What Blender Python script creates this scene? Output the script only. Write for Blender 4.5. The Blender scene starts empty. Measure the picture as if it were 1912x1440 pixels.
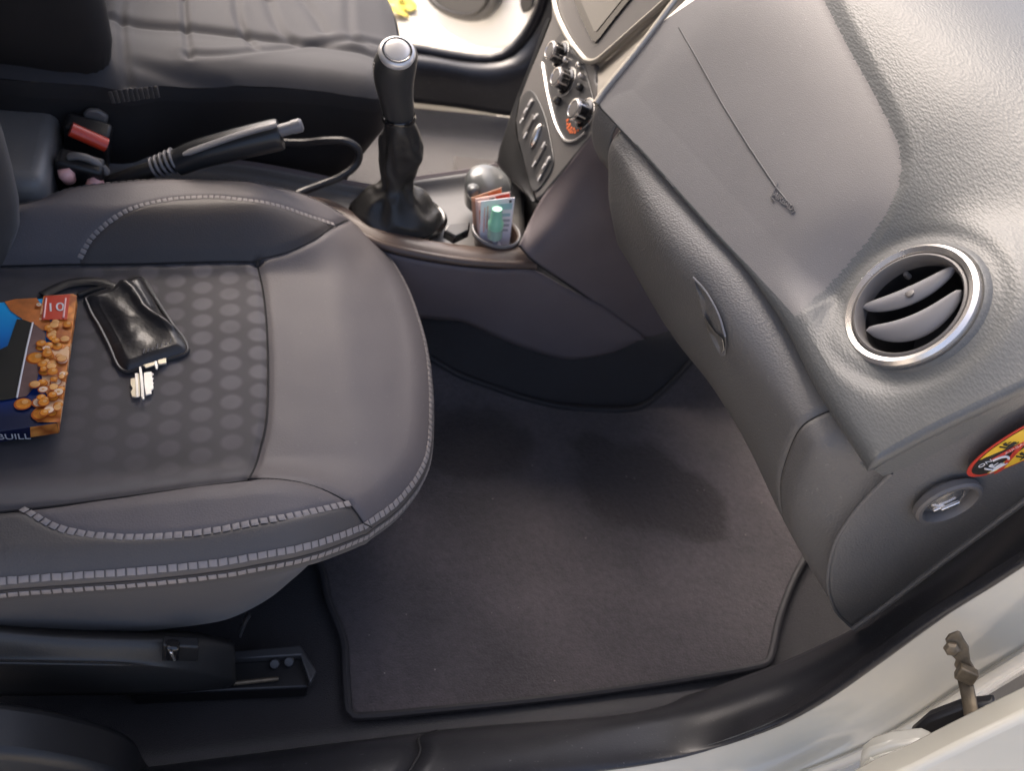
import bpy, bmesh, math, random
import numpy as np
from mathutils import Vector, Matrix
from mathutils import noise as mnoise
random.seed(7)
rad = math.radians
SC = bpy.context.scene
COL = SC.collection

# ------------------------------------------------------------------ camera
CAM = np.array([-0.2340, -1.1039, 1.1152])
CAMF = 1673.16
CR = np.array([[0.94933391, -0.21186568, 0.23211649],
               [0.00162691, 0.74189451, 0.67051464],
               [-0.31426499, -0.63616465, 0.7046503]])
cd = bpy.data.cameras.new('camera')
cam = bpy.data.objects.new('camera', cd)
COL.objects.link(cam)
m = Matrix.Identity(4)
for i in range(3):
    for j in range(3):
        m[i][j] = CR[j][i]
    m[i][3] = CAM[i]
cam.matrix_world = m
cd.sensor_width = 36
cd.lens = CAMF / 1912 * 36
cd.clip_start = 0.02
cd.clip_end = 200
cd.dof.use_dof = True
cd.dof.focus_distance = .92
cd.dof.aperture_fstop = 5.6
SC.camera = cam

# ------------------------------------------------------------------ light
SUN_EL, SUN_AZ = 50, 338
w = bpy.data.worlds.new('World')
SC.world = w
w.use_nodes = True
nt = w.node_tree
bg = nt.nodes['Background']
sky = nt.nodes.new('ShaderNodeTexSky')
sky.sky_type = 'NISHITA'
sky.sun_disc = False
sky.sun_elevation = rad(SUN_EL)
sky.sun_rotation = rad(SUN_AZ)
sky.air_density = 0.6
sky.dust_density = 7.0
sky.ozone_density = 0.0
nt.links.new(sky.outputs[0], bg.inputs[0])
bg.inputs[1].default_value = 0.13
sd = bpy.data.lights.new('sun', 'SUN')
sd.energy = .55
sd.angle = rad(55)
sd.color = (1.0, 0.94, 0.88)
so = bpy.data.objects.new('sun', sd)
COL.objects.link(so)
az, el = rad(SUN_AZ), rad(SUN_EL)
sdir = Vector((math.sin(az) * math.cos(el), math.cos(az) * math.cos(el), math.sin(el)))
so.rotation_euler = sdir.to_track_quat('Z', 'Y').to_euler()
so.location = sdir * 10
SC.view_settings.view_transform = 'Standard'
SC.view_settings.look = 'None'
SC.view_settings.gamma = 1
SC.view_settings.exposure = 1.93
SC.render.engine = 'CYCLES'
SC.render.resolution_x = 1024
SC.render.resolution_y = 772
SC.cycles.max_bounces = 8
SC.cycles.diffuse_bounces = 5

# ------------------------------------------------------------------ geometry helpers
def ray(px, py):
    return CR.T @ np.array([(px - 956) / CAMF, -(py - 720) / CAMF, -1.0])

def P(px, py, x=None, y=None, z=None):
    """point of the place seen at a spot of the photograph, on the plane x, y or z = given"""
    r = ray(px, py)
    i, v = (0, x) if x is not None else (1, y) if y is not None else (2, z)
    return Vector(CAM + r * ((v - CAM[i]) / r[i]))

def PP(px, py, plane):
    r = ray(px, py)
    p0, n = np.array(plane[0]), np.array(plane[1])
    return Vector(CAM + r * (((p0 - CAM) @ n) / (r @ n)))

def drape(px, py, zf, t0=.3, t1=2.2):
    """first point along the sight line that meets the height surface zf(x, y)"""
    r = ray(px, py)
    a = t0
    n = 60
    prev = t0
    for k in range(1, n + 1):
        t = t0 + (t1 - t0) * k / n
        p = CAM + r * t
        if p[2] < zf(p[0], p[1]):
            a, b = prev, t
            for _ in range(22):
                mm = (a + b) / 2
                q = CAM + r * mm
                if q[2] < zf(q[0], q[1]): b = mm
                else: a = mm
            return Vector(CAM + r * a)
        prev = t
    return Vector(CAM + r * t1)

def cr_open(pts, n):
    """Catmull-Rom through points, n samples per span"""
    pts = [Vector(p) for p in pts]
    if len(pts) < 3:
        out = []
        for i in range(len(pts) - 1):
            for k in range(n): out.append(pts[i].lerp(pts[i + 1], k / n))
        out.append(pts[-1]); return out
    ex = [pts[0] * 2 - pts[1]] + pts + [pts[-1] * 2 - pts[-2]]
    out = []
    for i in range(1, len(ex) - 2):
        a, b, c, d = ex[i - 1], ex[i], ex[i + 1], ex[i + 2]
        for k in range(n):
            t = k / n
            out.append(.5 * ((2 * b) + (c - a) * t + (2 * a - 5 * b + 4 * c - d) * t * t + (3 * b - a - 3 * c + d) * t ** 3))
    out.append(pts[-1])
    return out

def resample(pts, step=None, count=None, closed=False):
    pts = [Vector(p) for p in pts]
    if closed: pts = pts + [pts[0]]
    L = [0]
    for i in range(1, len(pts)): L.append(L[-1] + (pts[i] - pts[i - 1]).length)
    if count is None: count = max(2, int(L[-1] / step) + 1)
    out = []
    j = 0
    nn = count if closed else count - 1
    for k in range(count):
        s = L[-1] * k / nn
        while j < len(L) - 2 and L[j + 1] < s: j += 1
        d = L[j + 1] - L[j]
        out.append(pts[j].lerp(pts[j + 1], (s - L[j]) / d if d > 0 else 0))
    return out

def sstep(a, b, x):
    t = min(1, max(0, (x - a) / (b - a)))
    return t * t * (3 - 2 * t)

class MB:
    """collects shapes, builds one mesh object"""
    def __init__(s): s.v = []; s.f = []; s.mi = []
    def add(s, vs, fs, mi=0):
        o = len(s.v)
        s.v += [tuple(v) for v in vs]
        s.f += [tuple(i + o for i in f) for f in fs]
        s.mi += [mi] * len(fs)
        return s
    def grid(s, rows, mi=0, closeu=False):
        n = len(rows[0]); vs = [p for r in rows for p in r]; fs = []
        for i in range(len(rows) - 1):
            for j in range(n - (0 if closeu else 1)):
                k = (j + 1) % n
                fs.append((i * n + j, i * n + k, (i + 1) * n + k, (i + 1) * n + j))
        return s.add(vs, fs, mi)
    def loft(s, rings, mi=0, cap=True):
        s.grid(rings, mi, True)
        n = len(rings[0])
        if cap:
            s.add(rings[0], [tuple(range(n))[::-1]], mi)
            s.add(rings[-1], [tuple(range(n))], mi)
        return s
    def tube(s, pts, r, n=8, mi=0, flat=1.0, up=None):
        pts = [Vector(p) for p in pts]
        rings = []
        prevn = None
        for i, p in enumerate(pts):
            d = (pts[min(i + 1, len(pts) - 1)] - pts[max(i - 1, 0)])
            d = d.normalized() if d.length > 0 else Vector((0, 0, 1))
            if prevn is None:
                u = Vector(up) if up is not None else (Vector((0, 0, 1)) if abs(d.z) < .9 else Vector((1, 0, 0)))
                a = (u - d * u.dot(d)).normalized()
            else:
                a = (prevn - d * prevn.dot(d)).normalized()
            prevn = a
            b = d.cross(a)
            rr = r[i] if isinstance(r, (list, tuple)) else r
            rings.append([p + a * math.cos(2 * math.pi * k / n) * rr * flat + b * math.sin(2 * math.pi * k / n) * rr for k in range(n)])
        return s.loft(rings, mi)
    def lathe(s, c, axis, prof, n=48, mi=0, sx=1.0, u=None, cap=False):
        """prof: (radius, height) along axis"""
        c = Vector(c); ax = Vector(axis).normalized()
        uu = Vector(u) if u is not None else (Vector((0, 0, 1)) if abs(ax.z) < .9 else Vector((1, 0, 0)))
        a = (uu - ax * uu.dot(ax)).normalized(); b = ax.cross(a)
        rings = [[c + ax * h + (a * math.cos(2 * math.pi * k / n) * sx + b * math.sin(2 * math.pi * k / n)) * r for k in range(n)] for r, h in prof]
        return s.loft(rings, mi, cap)
    def prism(s, pts, d, mi=0):
        pts = [Vector(p) for p in pts]; d = Vector(d); n = len(pts)
        vs = pts + [p + d for p in pts]
        fs = [tuple(range(n)), tuple(range(2 * n - 1, n - 1, -1))] + [(i, i + n, (i + 1) % n + n, (i + 1) % n) for i in range(n)]
        return s.add(vs, fs, mi)
    def box(s, c, ax, ay, az, mi=0):
        c = Vector(c); ax = Vector(ax); ay = Vector(ay); az = Vector(az)
        return s.prism([c - ax - ay - az, c + ax - ay - az, c + ax + ay - az, c - ax + ay - az], az * 2, mi)
    def build(s, name, mat, parent=None, loc=None, bevel=0, bseg=2, solid=0, solid_dir=None, sub=0, ang=35, face=None, merge=True):
        me = bpy.data.meshes.new(name)
        base = Vector(loc) if loc is not None else (parent_world(parent) if parent else Vector((0, 0, 0)))
        me.from_pydata([Vector(v) - base for v in s.v], [], s.f)
        bm = bmesh.new(); bm.from_mesh(me)
        for i, f in enumerate(bm.faces): f.material_index = s.mi[i] if i < len(s.mi) else 0
        if merge: bmesh.ops.remove_doubles(bm, verts=bm.verts, dist=1e-5)
        bmesh.ops.recalc_face_normals(bm, faces=bm.faces)
        if face is not None:
            t = Vector(face) - base
            sgn = sum(f.normal.dot(t - f.calc_center_median()) * f.calc_area() for f in bm.faces)
            if sgn < 0: bmesh.ops.reverse_faces(bm, faces=bm.faces)
        for f in bm.faces: f.smooth = True
        bm.to_mesh(me); bm.free()
        me.set_sharp_from_angle(angle=rad(ang))
        ms = mat if isinstance(mat, (list, tuple)) else [mat]
        for q in ms: me.materials.append(q)
        o = bpy.data.objects.new(name, me)
        COL.objects.link(o)
        if parent:
            o.parent = parent
            if WLOC.get(parent.name) is not None: o.location = base - WLOC[parent.name]
        else: o.location = base
        WLOC[o.name] = base
        if solid:
            md = o.modifiers.new('solid', 'SOLIDIFY'); md.thickness = solid; md.offset = -1
        if bevel:
            md = o.modifiers.new('bevel', 'BEVEL'); md.width = bevel; md.segments = bseg; md.limit_method = 'ANGLE'; md.angle_limit = rad(40)
            md.harden_normals = False
        if sub:
            md = o.modifiers.new('sub', 'SUBSURF'); md.levels = sub; md.render_levels = sub
        return o

WLOC = {}
def parent_world(p): return WLOC.get(p.name, Vector((0, 0, 0)))

def tag(o, label=None, cat=None, group=None, kind=None):
    if label: o['label'] = label
    if cat: o['category'] = cat
    if group: o['group'] = group
    if kind: o['kind'] = kind
    return o

def thing(name, label, cat, loc, group=None):
    o = bpy.data.objects.new(name, None)
    o.empty_display_size = .05
    COL.objects.link(o); o.location = loc; WLOC[o.name] = Vector(loc)
    return tag(o, label, cat, group)

CP = Vector(CAM)
def patch(name, rows, mat, parent=None, n=8, nu=None, solid=.003, face=CP, lin=False, wob=0, wsc=8, ang=35, **k):
    """smooth sheet with thickness through a grid of points"""
    nu = nu or n
    R1 = [cr_open(r, nu) for r in rows]
    cols = [cr_open([R1[i][j] for i in range(len(R1))], n) if not lin else
            [p for i in range(len(R1) - 1) for p in [R1[i][j].lerp(R1[i + 1][j], q / n) for q in range(n)]] + [R1[-1][j]]
            for j in range(len(R1[0]))]
    if wob:
        cols = [[p + Vector((0, 0, 1)) * wob * (mnoise.noise(p * wsc)) for p in c] for c in cols]
    mb = MB(); mb.grid(cols)
    return mb.build(name, mat, parent, solid=solid, face=face, ang=ang, **k)

# ------------------------------------------------------------------ materials
def new_mat(name):
    m = bpy.data.materials.new(name); m.use_nodes = True
    return m, m.node_tree, m.node_tree.nodes['Principled BSDF']

def plastic(name, col, rough=.5, grain=500, gstr=.25, mott=.08, dist=.0006, spec=.5, metal=0, coat=0, mscale=9, kind='voronoi', sheen=0, stretch=None, dust=0):
    m, t, b = new_mat(name)
    N, L = t.nodes, t.links
    tc = N.new('ShaderNodeTexCoord')
    src = tc.outputs['Object']
    if stretch:
        mp = N.new('ShaderNodeMapping'); mp.inputs['Scale'].default_value = stretch
        L.new(src, mp.inputs[0]); gsrc = mp.outputs[0]
    else: gsrc = src
    nz = N.new('ShaderNodeTexNoise'); nz.inputs['Scale'].default_value = mscale; nz.inputs['Detail'].default_value = 6
    nz.inputs['Roughness'].default_value = .65
    L.new(src, nz.inputs['Vector'])
    mx = N.new('ShaderNodeMix'); mx.data_type = 'RGBA'
    c1 = [min(1, c * (1 - mott)) for c in col]; c2 = [min(1, c * (1 + mott)) for c in col]
    mr = N.new('ShaderNodeMapRange'); mr.inputs[1].default_value = .3; mr.inputs[2].default_value = .7
    L.new(nz.outputs['Fac'], mr.inputs[0]); L.new(mr.outputs[0], mx.inputs[0])
    mx.inputs[6].default_value = (*c1, 1); mx.inputs[7].default_value = (*c2, 1)
    out = mx.outputs[2]
    if dust:
        n2 = N.new('ShaderNodeTexNoise'); n2.inputs['Scale'].default_value = 260; n2.inputs['Detail'].default_value = 3
        L.new(src, n2.inputs['Vector'])
        m2 = N.new('ShaderNodeMapRange'); m2.inputs[1].default_value = .66; m2.inputs[2].default_value = .76; m2.inputs[4].default_value = dust
        L.new(n2.outputs['Fac'], m2.inputs[0])
        x2 = N.new('ShaderNodeMix'); x2.data_type = 'RGBA'; L.new(m2.outputs[0], x2.inputs[0]); L.new(out, x2.inputs[6])
        x2.inputs[7].default_value = (.35, .34, .33, 1); out = x2.outputs[2]
    L.new(out, b.inputs['Base Color'])
    rr = N.new('ShaderNodeMapRange'); rr.inputs[3].default_value = max(0, rough - .06); rr.inputs[4].default_value = min(1, rough + .06)
    L.new(nz.outputs['Fac'], rr.inputs[0]); L.new(rr.outputs[0], b.inputs['Roughness'])
    b.inputs['Specular IOR Level'].default_value = spec
    b.inputs['Metallic'].default_value = metal
    b.inputs['Coat Weight'].default_value = coat
    if coat: b.inputs['Coat Roughness'].default_value = .08
    if sheen:
        b.inputs['Sheen Weight'].default_value = sheen; b.inputs['Sheen Roughness'].default_value = .6
    if gstr:
        if kind == 'voronoi':
            g = N.new('ShaderNodeTexVoronoi'); g.inputs['Scale'].default_value = grain; go = g.outputs['Distance']
        elif kind == 'weave':
            g = N.new('ShaderNodeTexWave'); g.inputs['Scale'].default_value = grain; g.inputs['Distortion'].default_value = 1; go = g.outputs['Fac']
        else:
            g = N.new('ShaderNodeTexNoise'); g.inputs['Scale'].default_value = grain; g.inputs['Detail'].default_value = 3; go = g.outputs['Fac']
        L.new(gsrc, g.inputs['Vector'])
        bp = N.new('ShaderNodeBump'); bp.inputs['Strength'].default_value = gstr; bp.inputs['Distance'].default_value = dist
        L.new(go, bp.inputs['Height']); L.new(bp.outputs[0], b.inputs['Normal'])
    return m

def flat(name, col, rough=.4, metal=0, **k):
    return plastic(name, col, rough, gstr=0, metal=metal, mott=k.pop('mott', .05), **k)

M = {}
M['dash'] = plastic('dash_plastic', (.134, .129, .124), .50, 420, .5, .05, .0009, dust=.25)
M['pad'] = plastic('dash_pad_plastic', (.098, .101, .100), .44, 480, .32, .05, .0009, stretch=(1, .5, 1))
M['airbag'] = plastic('airbag_panel_plastic', (.160, .152, .149), .50, 900, .25, .05, .0005, dust=.2)
M['stack'] = plastic('stack_plastic', (.125, .118, .114), .45, 900, .2, .06, .0004)
M['side'] = plastic('shaded_side_plastic', (.128, .106, .112), .6, 700, .3, .08, .0006)  # purplish tone of the shaded side panels put into the colour
M['console'] = plastic('console_plastic', (.15, .146, .142), .38, 800, .2, .1, .0004, dust=.4)
M['rim'] = plastic('console_rim_plastic', (.105, .074, .060), .35, 700, .2, .12, .0004)
M['black'] = plastic('black_plastic', (.012, .012, .013), .42, 800, .15, .2, .0004)
M['gloss'] = flat('gloss_black', (.014, .013, .013), .16, coat=.4)
M['rubber'] = plastic('rubber', (.016, .015, .017), .42, 600, .15, .2, .0004)
M['sill'] = plastic('sill_trim_plastic', (.022, .022, .025), .33, 500, .2, .25, .0005, dust=.25)
M['leather'] = plastic('seat_leatherette', (.110, .098, .101), .60, 500, .3, .05, .0006, dust=.12)
M['leather_edge'] = plastic('seat_leatherette_grey', (.080, .072, .068), .56, 500, .3, .06, .0006)
M['leather_shade'] = plastic('seat_leatherette_shade', (.064, .054, .050), .54, 500, .3, .06, .0006)  # darker copy: shading of the far bolster's inner slope put into the colour
M['valance'] = plastic('seat_valance_cloth', (.036, .029, .025), .8, 900, .4, .12, .0006, kind='noise', sheen=.2)
M['thread'] = plastic('thread', (.25, .225, .215), .6, 1500, .4, .12, .0004, kind='noise')
M['seam'] = flat('dark_seam_thread', (.015, .014, .015), .8)  # dark thread, also used for the joint lines
M['carpet'] = plastic('black_carpet', (.016, .0145, .017), .95, 700, .9, .25, .002, kind='noise', sheen=.15)
M['carpet_tan'] = plastic('driver_carpet', (.072, .065, .062), .95, 700, .9, .15, .002, kind='noise', sheen=.3)
M['binding'] = plastic('mat_binding', (.020, .019, .022), .7, 900, .5, .2, .0008, kind='noise')
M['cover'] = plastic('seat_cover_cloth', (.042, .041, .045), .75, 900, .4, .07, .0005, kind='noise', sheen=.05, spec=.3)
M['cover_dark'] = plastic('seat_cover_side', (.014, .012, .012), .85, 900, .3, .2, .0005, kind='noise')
M['chrome'] = plastic('satin_chrome', (.78, .75, .72), .26, 30, .0, .05, metal=.9)
M['cap_metal'] = plastic('polished_cap', (.80, .78, .76), .3, 30, .0, .05, metal=.45, coat=.4)
M['silver'] = plastic('silver_trim', (.46, .43, .38), .32, 30, .0, .06, metal=.75)
M['steel'] = plastic('steel', (.70, .69, .66), .42, 200, .2, .2, metal=.6, kind='noise')
M['rusty'] = plastic('weathered_steel', (.16, .13, .09), .5, 160, .6, .35, .0008, metal=.5, kind='noise', mscale=60)
M['paint'] = plastic('body_paint', (.50, .485, .42), .22, 10, .0, .03, coat=.6, mscale=4)
M['paint2'] = plastic('door_paint', (.74, .74, .72), .25, 10, .0, .03, coat=.6, mscale=4)
M['ground'] = plastic('paving', (.50, .45, .37), .9, 60, .8, .2, .01, kind='noise', mscale=3)
M['headliner'] = plastic('headliner', (.25, .24, .22), .9, 500, .4, .05, kind='noise')
M['red'] = flat('red_plastic', (.62, .05, .02), .35, coat=.3)
M['pink'] = flat('pink_glare_and_print', (.92, .46, .42), .35, coat=.3, mott=.25, mscale=90)  # glare on the red buckle buttons painted in; also the pink print
M['white'] = flat('white_print', (.75, .73, .72), .5)
M['dkgrey'] = flat('dark_grey_plastic', (.05, .05, .052), .35)
M['key_leather'] = plastic('key_case_leather', (.026, .025, .026), .36, 260, .45, .2, .0008, coat=.12, kind='noise')
M['glass'] = flat('screen_glass', (.03, .03, .028), .08, coat=1)
M['mint'] = flat('mint_plastic', (.33, .76, .54), .35)
M['blade'] = plastic('vent_blade', (.20, .197, .205), .36, 700, .1, .04, .0003)
M['orange'] = flat('orange_print', (.75, .17, .05), .5)
M['yellow'] = flat('yellow_print', (.80, .50, .04), .45)
M['black_ink'] = flat('black_print', (.02, .018, .015), .5)
M['red_ink'] = flat('red_print', (.55, .05, .03), .45)
M['leaf'] = flat('yellow_leaf', (.55, .45, .05), .6)

M['emboss'] = plastic('emboss_plastic', (.125, .119, .116), .5, 700, .2, .05, .0004)
M['side_trim'] = plastic('seat_side_plastic', (.030, .028, .026), .42, 500, .25, .1, .0005)
M['console_gloss'] = plastic('domed_lid_plastic', (.11, .115, .115), .25, 500, .05, .05, .0002, coat=.3)
M['gear_knob'] = plastic('gear_knob_plastic', (.035, .035, .035), .36, 600, .25, .1, .0004)
M['gaiter'] = plastic('gaiter_leather', (.024, .023, .022), .42, 300, .5, .2, .0010, kind='noise')
M['gloss_grip'] = plastic('handbrake_plastic', (.022, .023, .025), .30, 600, .2, .1, .0003)
M['wafer'] = flat('wafer_print', (.55, .16, .03), .45, mott=.35, mscale=40)
M['window_dark'] = flat('carton_window', (.035, .034, .028), .25, coat=.3)
M['window_brown'] = flat('carton_window_brown', (.16, .095, .085), .3, coat=.3, mott=.4, mscale=25)
M['nut_d'] = flat('nut_brown', (.50, .11, .015), .55, spec=.2)
M['nut_o'] = flat('nut_orange', (.90, .27, .03), .55, spec=.2, mott=.45, mscale=70)
M['nut_w'] = flat('nut_cream', (.85, .62, .42), .45, mott=.1, mscale=70)
M['nut_w2'] = flat('nut_gold', (.82, .40, .12), .45, mott=.3, mscale=70)
M['sealer'] = flat('seam_sealer_paint', (.40, .38, .32), .5)
M['navy'] = flat('navy_card', (.008, .012, .05), .35)
M['kraft'] = flat('brown_paper', (.55, .30, .19), .7)
M['paper'] = flat('white_paper', (.84, .78, .84), .6)
M['paper_warm'] = flat('cream_paper', (.84, .64, .56), .6)
M['print_blue'] = flat('pale_blue_print', (.36, .52, .60), .6)
M['print_grey'] = flat('pale_grey_print', (.42, .40, .46), .6)
M['mint_clear'] = flat('mint_clear_plastic', (.38, .56, .48), .25)
M['clear'] = flat('frosted_plastic', (.60, .55, .58), .2)
M['brass'] = plastic('brass', (.60, .55, .43), .4, 200, .2, .2, metal=.6, kind='noise')
def nuts_mat():
    m, t, b = new_mat('nut_photo_print'); N, L = t.nodes, t.links
    tc = N.new('ShaderNodeTexCoord'); v = N.new('ShaderNodeTexVoronoi'); v.inputs['Scale'].default_value = 70; L.new(tc.outputs['Object'], v.inputs['Vector'])
    r = N.new('ShaderNodeValToRGB'); e = r.color_ramp.elements; e[0].position = 0; e[0].color = (1, .52, .14, 1); e[1].position = .75; e[1].color = (.42, .10, .015, 1)
    e.new(.35).color = (.90, .32, .06, 1); L.new(v.outputs['Distance'], r.inputs[0])
    s = N.new('ShaderNodeSeparateColor'); L.new(v.outputs['Color'], s.inputs[0])
    q = N.new('ShaderNodeMapRange'); q.inputs[1].default_value = .72; q.inputs[2].default_value = .76; q.inputs[4].default_value = .8; L.new(s.outputs[0], q.inputs[0])
    x = N.new('ShaderNodeMix'); x.data_type = 'RGBA'; L.new(q.outputs[0], x.inputs[0]); L.new(r.outputs[0], x.inputs[6]); x.inputs[7].default_value = (.90, .60, .34, 1)
    L.new(x.outputs[2], b.inputs['Base Color']); b.inputs['Roughness'].default_value = .4
    return m
M['nuts'] = nuts_mat()
def blue_mat():
    m, t, b = new_mat('blue_carton_print'); N, L = t.nodes, t.links
    tc = N.new('ShaderNodeTexCoord'); s = N.new('ShaderNodeSeparateXYZ'); L.new(tc.outputs['Object'], s.inputs[0])
    q = N.new('ShaderNodeMapRange'); q.inputs[1].default_value = .0; q.inputs[2].default_value = .19; L.new(s.outputs[1], q.inputs[0])
    r = N.new('ShaderNodeValToRGB'); e = r.color_ramp.elements; e[0].position = 0; e[0].color = (.004, .012, .05, 1); e[1].position = 1; e[1].color = (.02, .42, .85, 1)
    e.new(.22).color = (.005, .03, .16, 1); e.new(.45).color = (.004, .05, .28, 1); e.new(.70).color = (.01, .22, .62, 1)
    nz = N.new('ShaderNodeTexNoise'); nz.inputs['Scale'].default_value = 14; L.new(tc.outputs['Object'], nz.inputs['Vector'])
    ad = N.new('ShaderNodeMath'); ad.operation = 'MULTIPLY_ADD'; L.new(nz.outputs['Fac'], ad.inputs[0]); ad.inputs[1].default_value = .35; ad.inputs[2].default_value = -.17
    a2 = N.new('ShaderNodeMath'); a2.operation = 'ADD'; L.new(q.outputs[0], a2.inputs[0]); L.new(ad.outputs[0], a2.inputs[1]); L.new(a2.outputs[0], r.inputs[0])
    L.new(r.outputs[0], b.inputs['Base Color']); b.inputs['Roughness'].default_value = .3; b.inputs['Coat Weight'].default_value = .3
    return m
M['box_blue'] = blue_mat()

def mat_mat():
    m, t, b = new_mat('mat_carpet'); N, L = t.nodes, t.links
    tc = N.new('ShaderNodeTexCoord')
    def blob(x, y, r, sx=1, sy=1):
        mp = N.new('ShaderNodeMapping'); mp.vector_type = 'POINT'
        mp.inputs['Location'].default_value = (-x * sx / r, -y * sy / r, 0); mp.inputs['Scale'].default_value = (sx / r, sy / r, 0)
        L.new(wv.outputs[0], mp.inputs[0])
        g = N.new('ShaderNodeTexGradient'); g.gradient_type = 'SPHERICAL'; L.new(mp.outputs[0], g.inputs[0])
        rp = N.new('ShaderNodeMapRange'); rp.interpolation_type = 'SMOOTHSTEP'; rp.inputs[1].default_value = .12; rp.inputs[2].default_value = .46
        L.new(g.outputs['Fac'], rp.inputs[0])
        return rp.outputs[0]
    nz = N.new('ShaderNodeTexNoise'); nz.inputs['Scale'].default_value = 9; nz.inputs['Detail'].default_value = 4; L.new(tc.outputs['Object'], nz.inputs['Vector'])
    sb = N.new('ShaderNodeVectorMath'); sb.operation = 'SUBTRACT'; L.new(nz.outputs['Color'], sb.inputs[0]); sb.inputs[1].default_value = (.5, .5, .5)
    sc_ = N.new('ShaderNodeVectorMath'); sc_.operation = 'SCALE'; sc_.inputs['Scale'].default_value = .10; L.new(sb.outputs[0], sc_.inputs[0])
    wv = N.new('ShaderNodeVectorMath'); wv.operation = 'ADD'; L.new(tc.outputs['Object'], wv.inputs[0]); L.new(sc_.outputs[0], wv.inputs[1])
    stains = [blob(*a) for a in MAT_STAINS]
    acc = stains[0]
    for s_ in stains[1:]:
        mm = N.new('ShaderNodeMath'); mm.operation = 'MAXIMUM'; L.new(acc, mm.inputs[0]); L.new(s_, mm.inputs[1]); acc = mm.outputs[0]
    n2 = N.new('ShaderNodeTexNoise'); n2.inputs['Scale'].default_value = 5; n2.inputs['Detail'].default_value = 5; L.new(tc.outputs['Object'], n2.inputs['Vector'])
    cr = N.new('ShaderNodeValToRGB'); cr.color_ramp.elements[0].position = .35; cr.color_ramp.elements[1].position = .7
    cr.color_ramp.elements[0].color = (.042, .037, .040, 1); cr.color_ramp.elements[1].color = (.078, .066, .070, 1)
    L.new(n2.outputs['Fac'], cr.inputs[0])
    n3 = N.new('ShaderNodeTexNoise'); n3.inputs['Scale'].default_value = 420; n3.inputs['Detail'].default_value = 3; L.new(tc.outputs['Object'], n3.inputs['Vector'])
    m3 = N.new('ShaderNodeMix'); m3.data_type = 'RGBA'; m3.blend_type = 'MULTIPLY'; m3.inputs[0].default_value = .5
    L.new(cr.outputs[0], m3.inputs[6]); L.new(n3.outputs['Color'], m3.inputs[7])
    n3.inputs['Roughness'].default_value = .5
    n4 = N.new('ShaderNodeTexNoise'); n4.inputs['Scale'].default_value = 110; n4.inputs['Detail'].default_value = 4; L.new(tc.outputs['Object'], n4.inputs['Vector'])
    a4 = N.new('ShaderNodeMath'); a4.operation = 'ADD'; L.new(n3.outputs['Fac'], a4.inputs[0]); L.new(n4.outputs['Fac'], a4.inputs[1])
    h4 = N.new('ShaderNodeMath'); h4.operation = 'MULTIPLY'; h4.inputs[1].default_value = .5; L.new(a4.outputs[0], h4.inputs[0])
    vo = N.new('ShaderNodeTexVoronoi'); vo.inputs['Scale'].default_value = 75; vo.inputs['Randomness'].default_value = 1; L.new(tc.outputs['Object'], vo.inputs['Vector'])
    vs_ = N.new('ShaderNodeSeparateColor'); L.new(vo.outputs['Color'], vs_.inputs[0])
    l1 = N.new('ShaderNodeMath'); l1.operation = 'LESS_THAN'; l1.inputs[1].default_value = .085; L.new(vo.outputs['Distance'], l1.inputs[0])
    l2 = N.new('ShaderNodeMath'); l2.operation = 'GREATER_THAN'; l2.inputs[1].default_value = .93; L.new(vs_.outputs[0], l2.inputs[0])
    l3 = N.new('ShaderNodeMath'); l3.operation = 'MULTIPLY'; L.new(l1.outputs[0], l3.inputs[0]); L.new(l2.outputs[0], l3.inputs[1])
    lm = N.new('ShaderNodeMix'); lm.data_type = 'RGBA'; L.new(l3.outputs[0], lm.inputs[0]); lm.inputs[7].default_value = (.22, .20, .18, 1)
    mx = N.new('ShaderNodeMix'); mx.data_type = 'RGBA'; L.new(acc, mx.inputs[0]); L.new(cr.outputs[0], mx.inputs[6]); mx.inputs[7].default_value = (.030, .024, .025, 1)
    L.new(mx.outputs[2], lm.inputs[6])
    v = N.new('ShaderNodeHueSaturation'); L.new(lm.outputs[2], v.inputs['Color'])
    mr = N.new('ShaderNodeMapRange'); mr.inputs[1].default_value = .3; mr.inputs[2].default_value = .7; mr.inputs[3].default_value = .72; mr.inputs[4].default_value = 1.28
    L.new(h4.outputs[0], mr.inputs[0]); L.new(mr.outputs[0], v.inputs['Value'])
    L.new(v.outputs[0], b.inputs['Base Color']); b.inputs['Roughness'].default_value = .95
    b.inputs['Sheen Weight'].default_value = .25
    bp = N.new('ShaderNodeBump'); bp.inputs['Strength'].default_value = .9; bp.inputs['Distance'].default_value = .004
    L.new(h4.outputs[0], bp.inputs['Height']); L.new(bp.outputs[0], b.inputs['Normal'])
    return m

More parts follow.
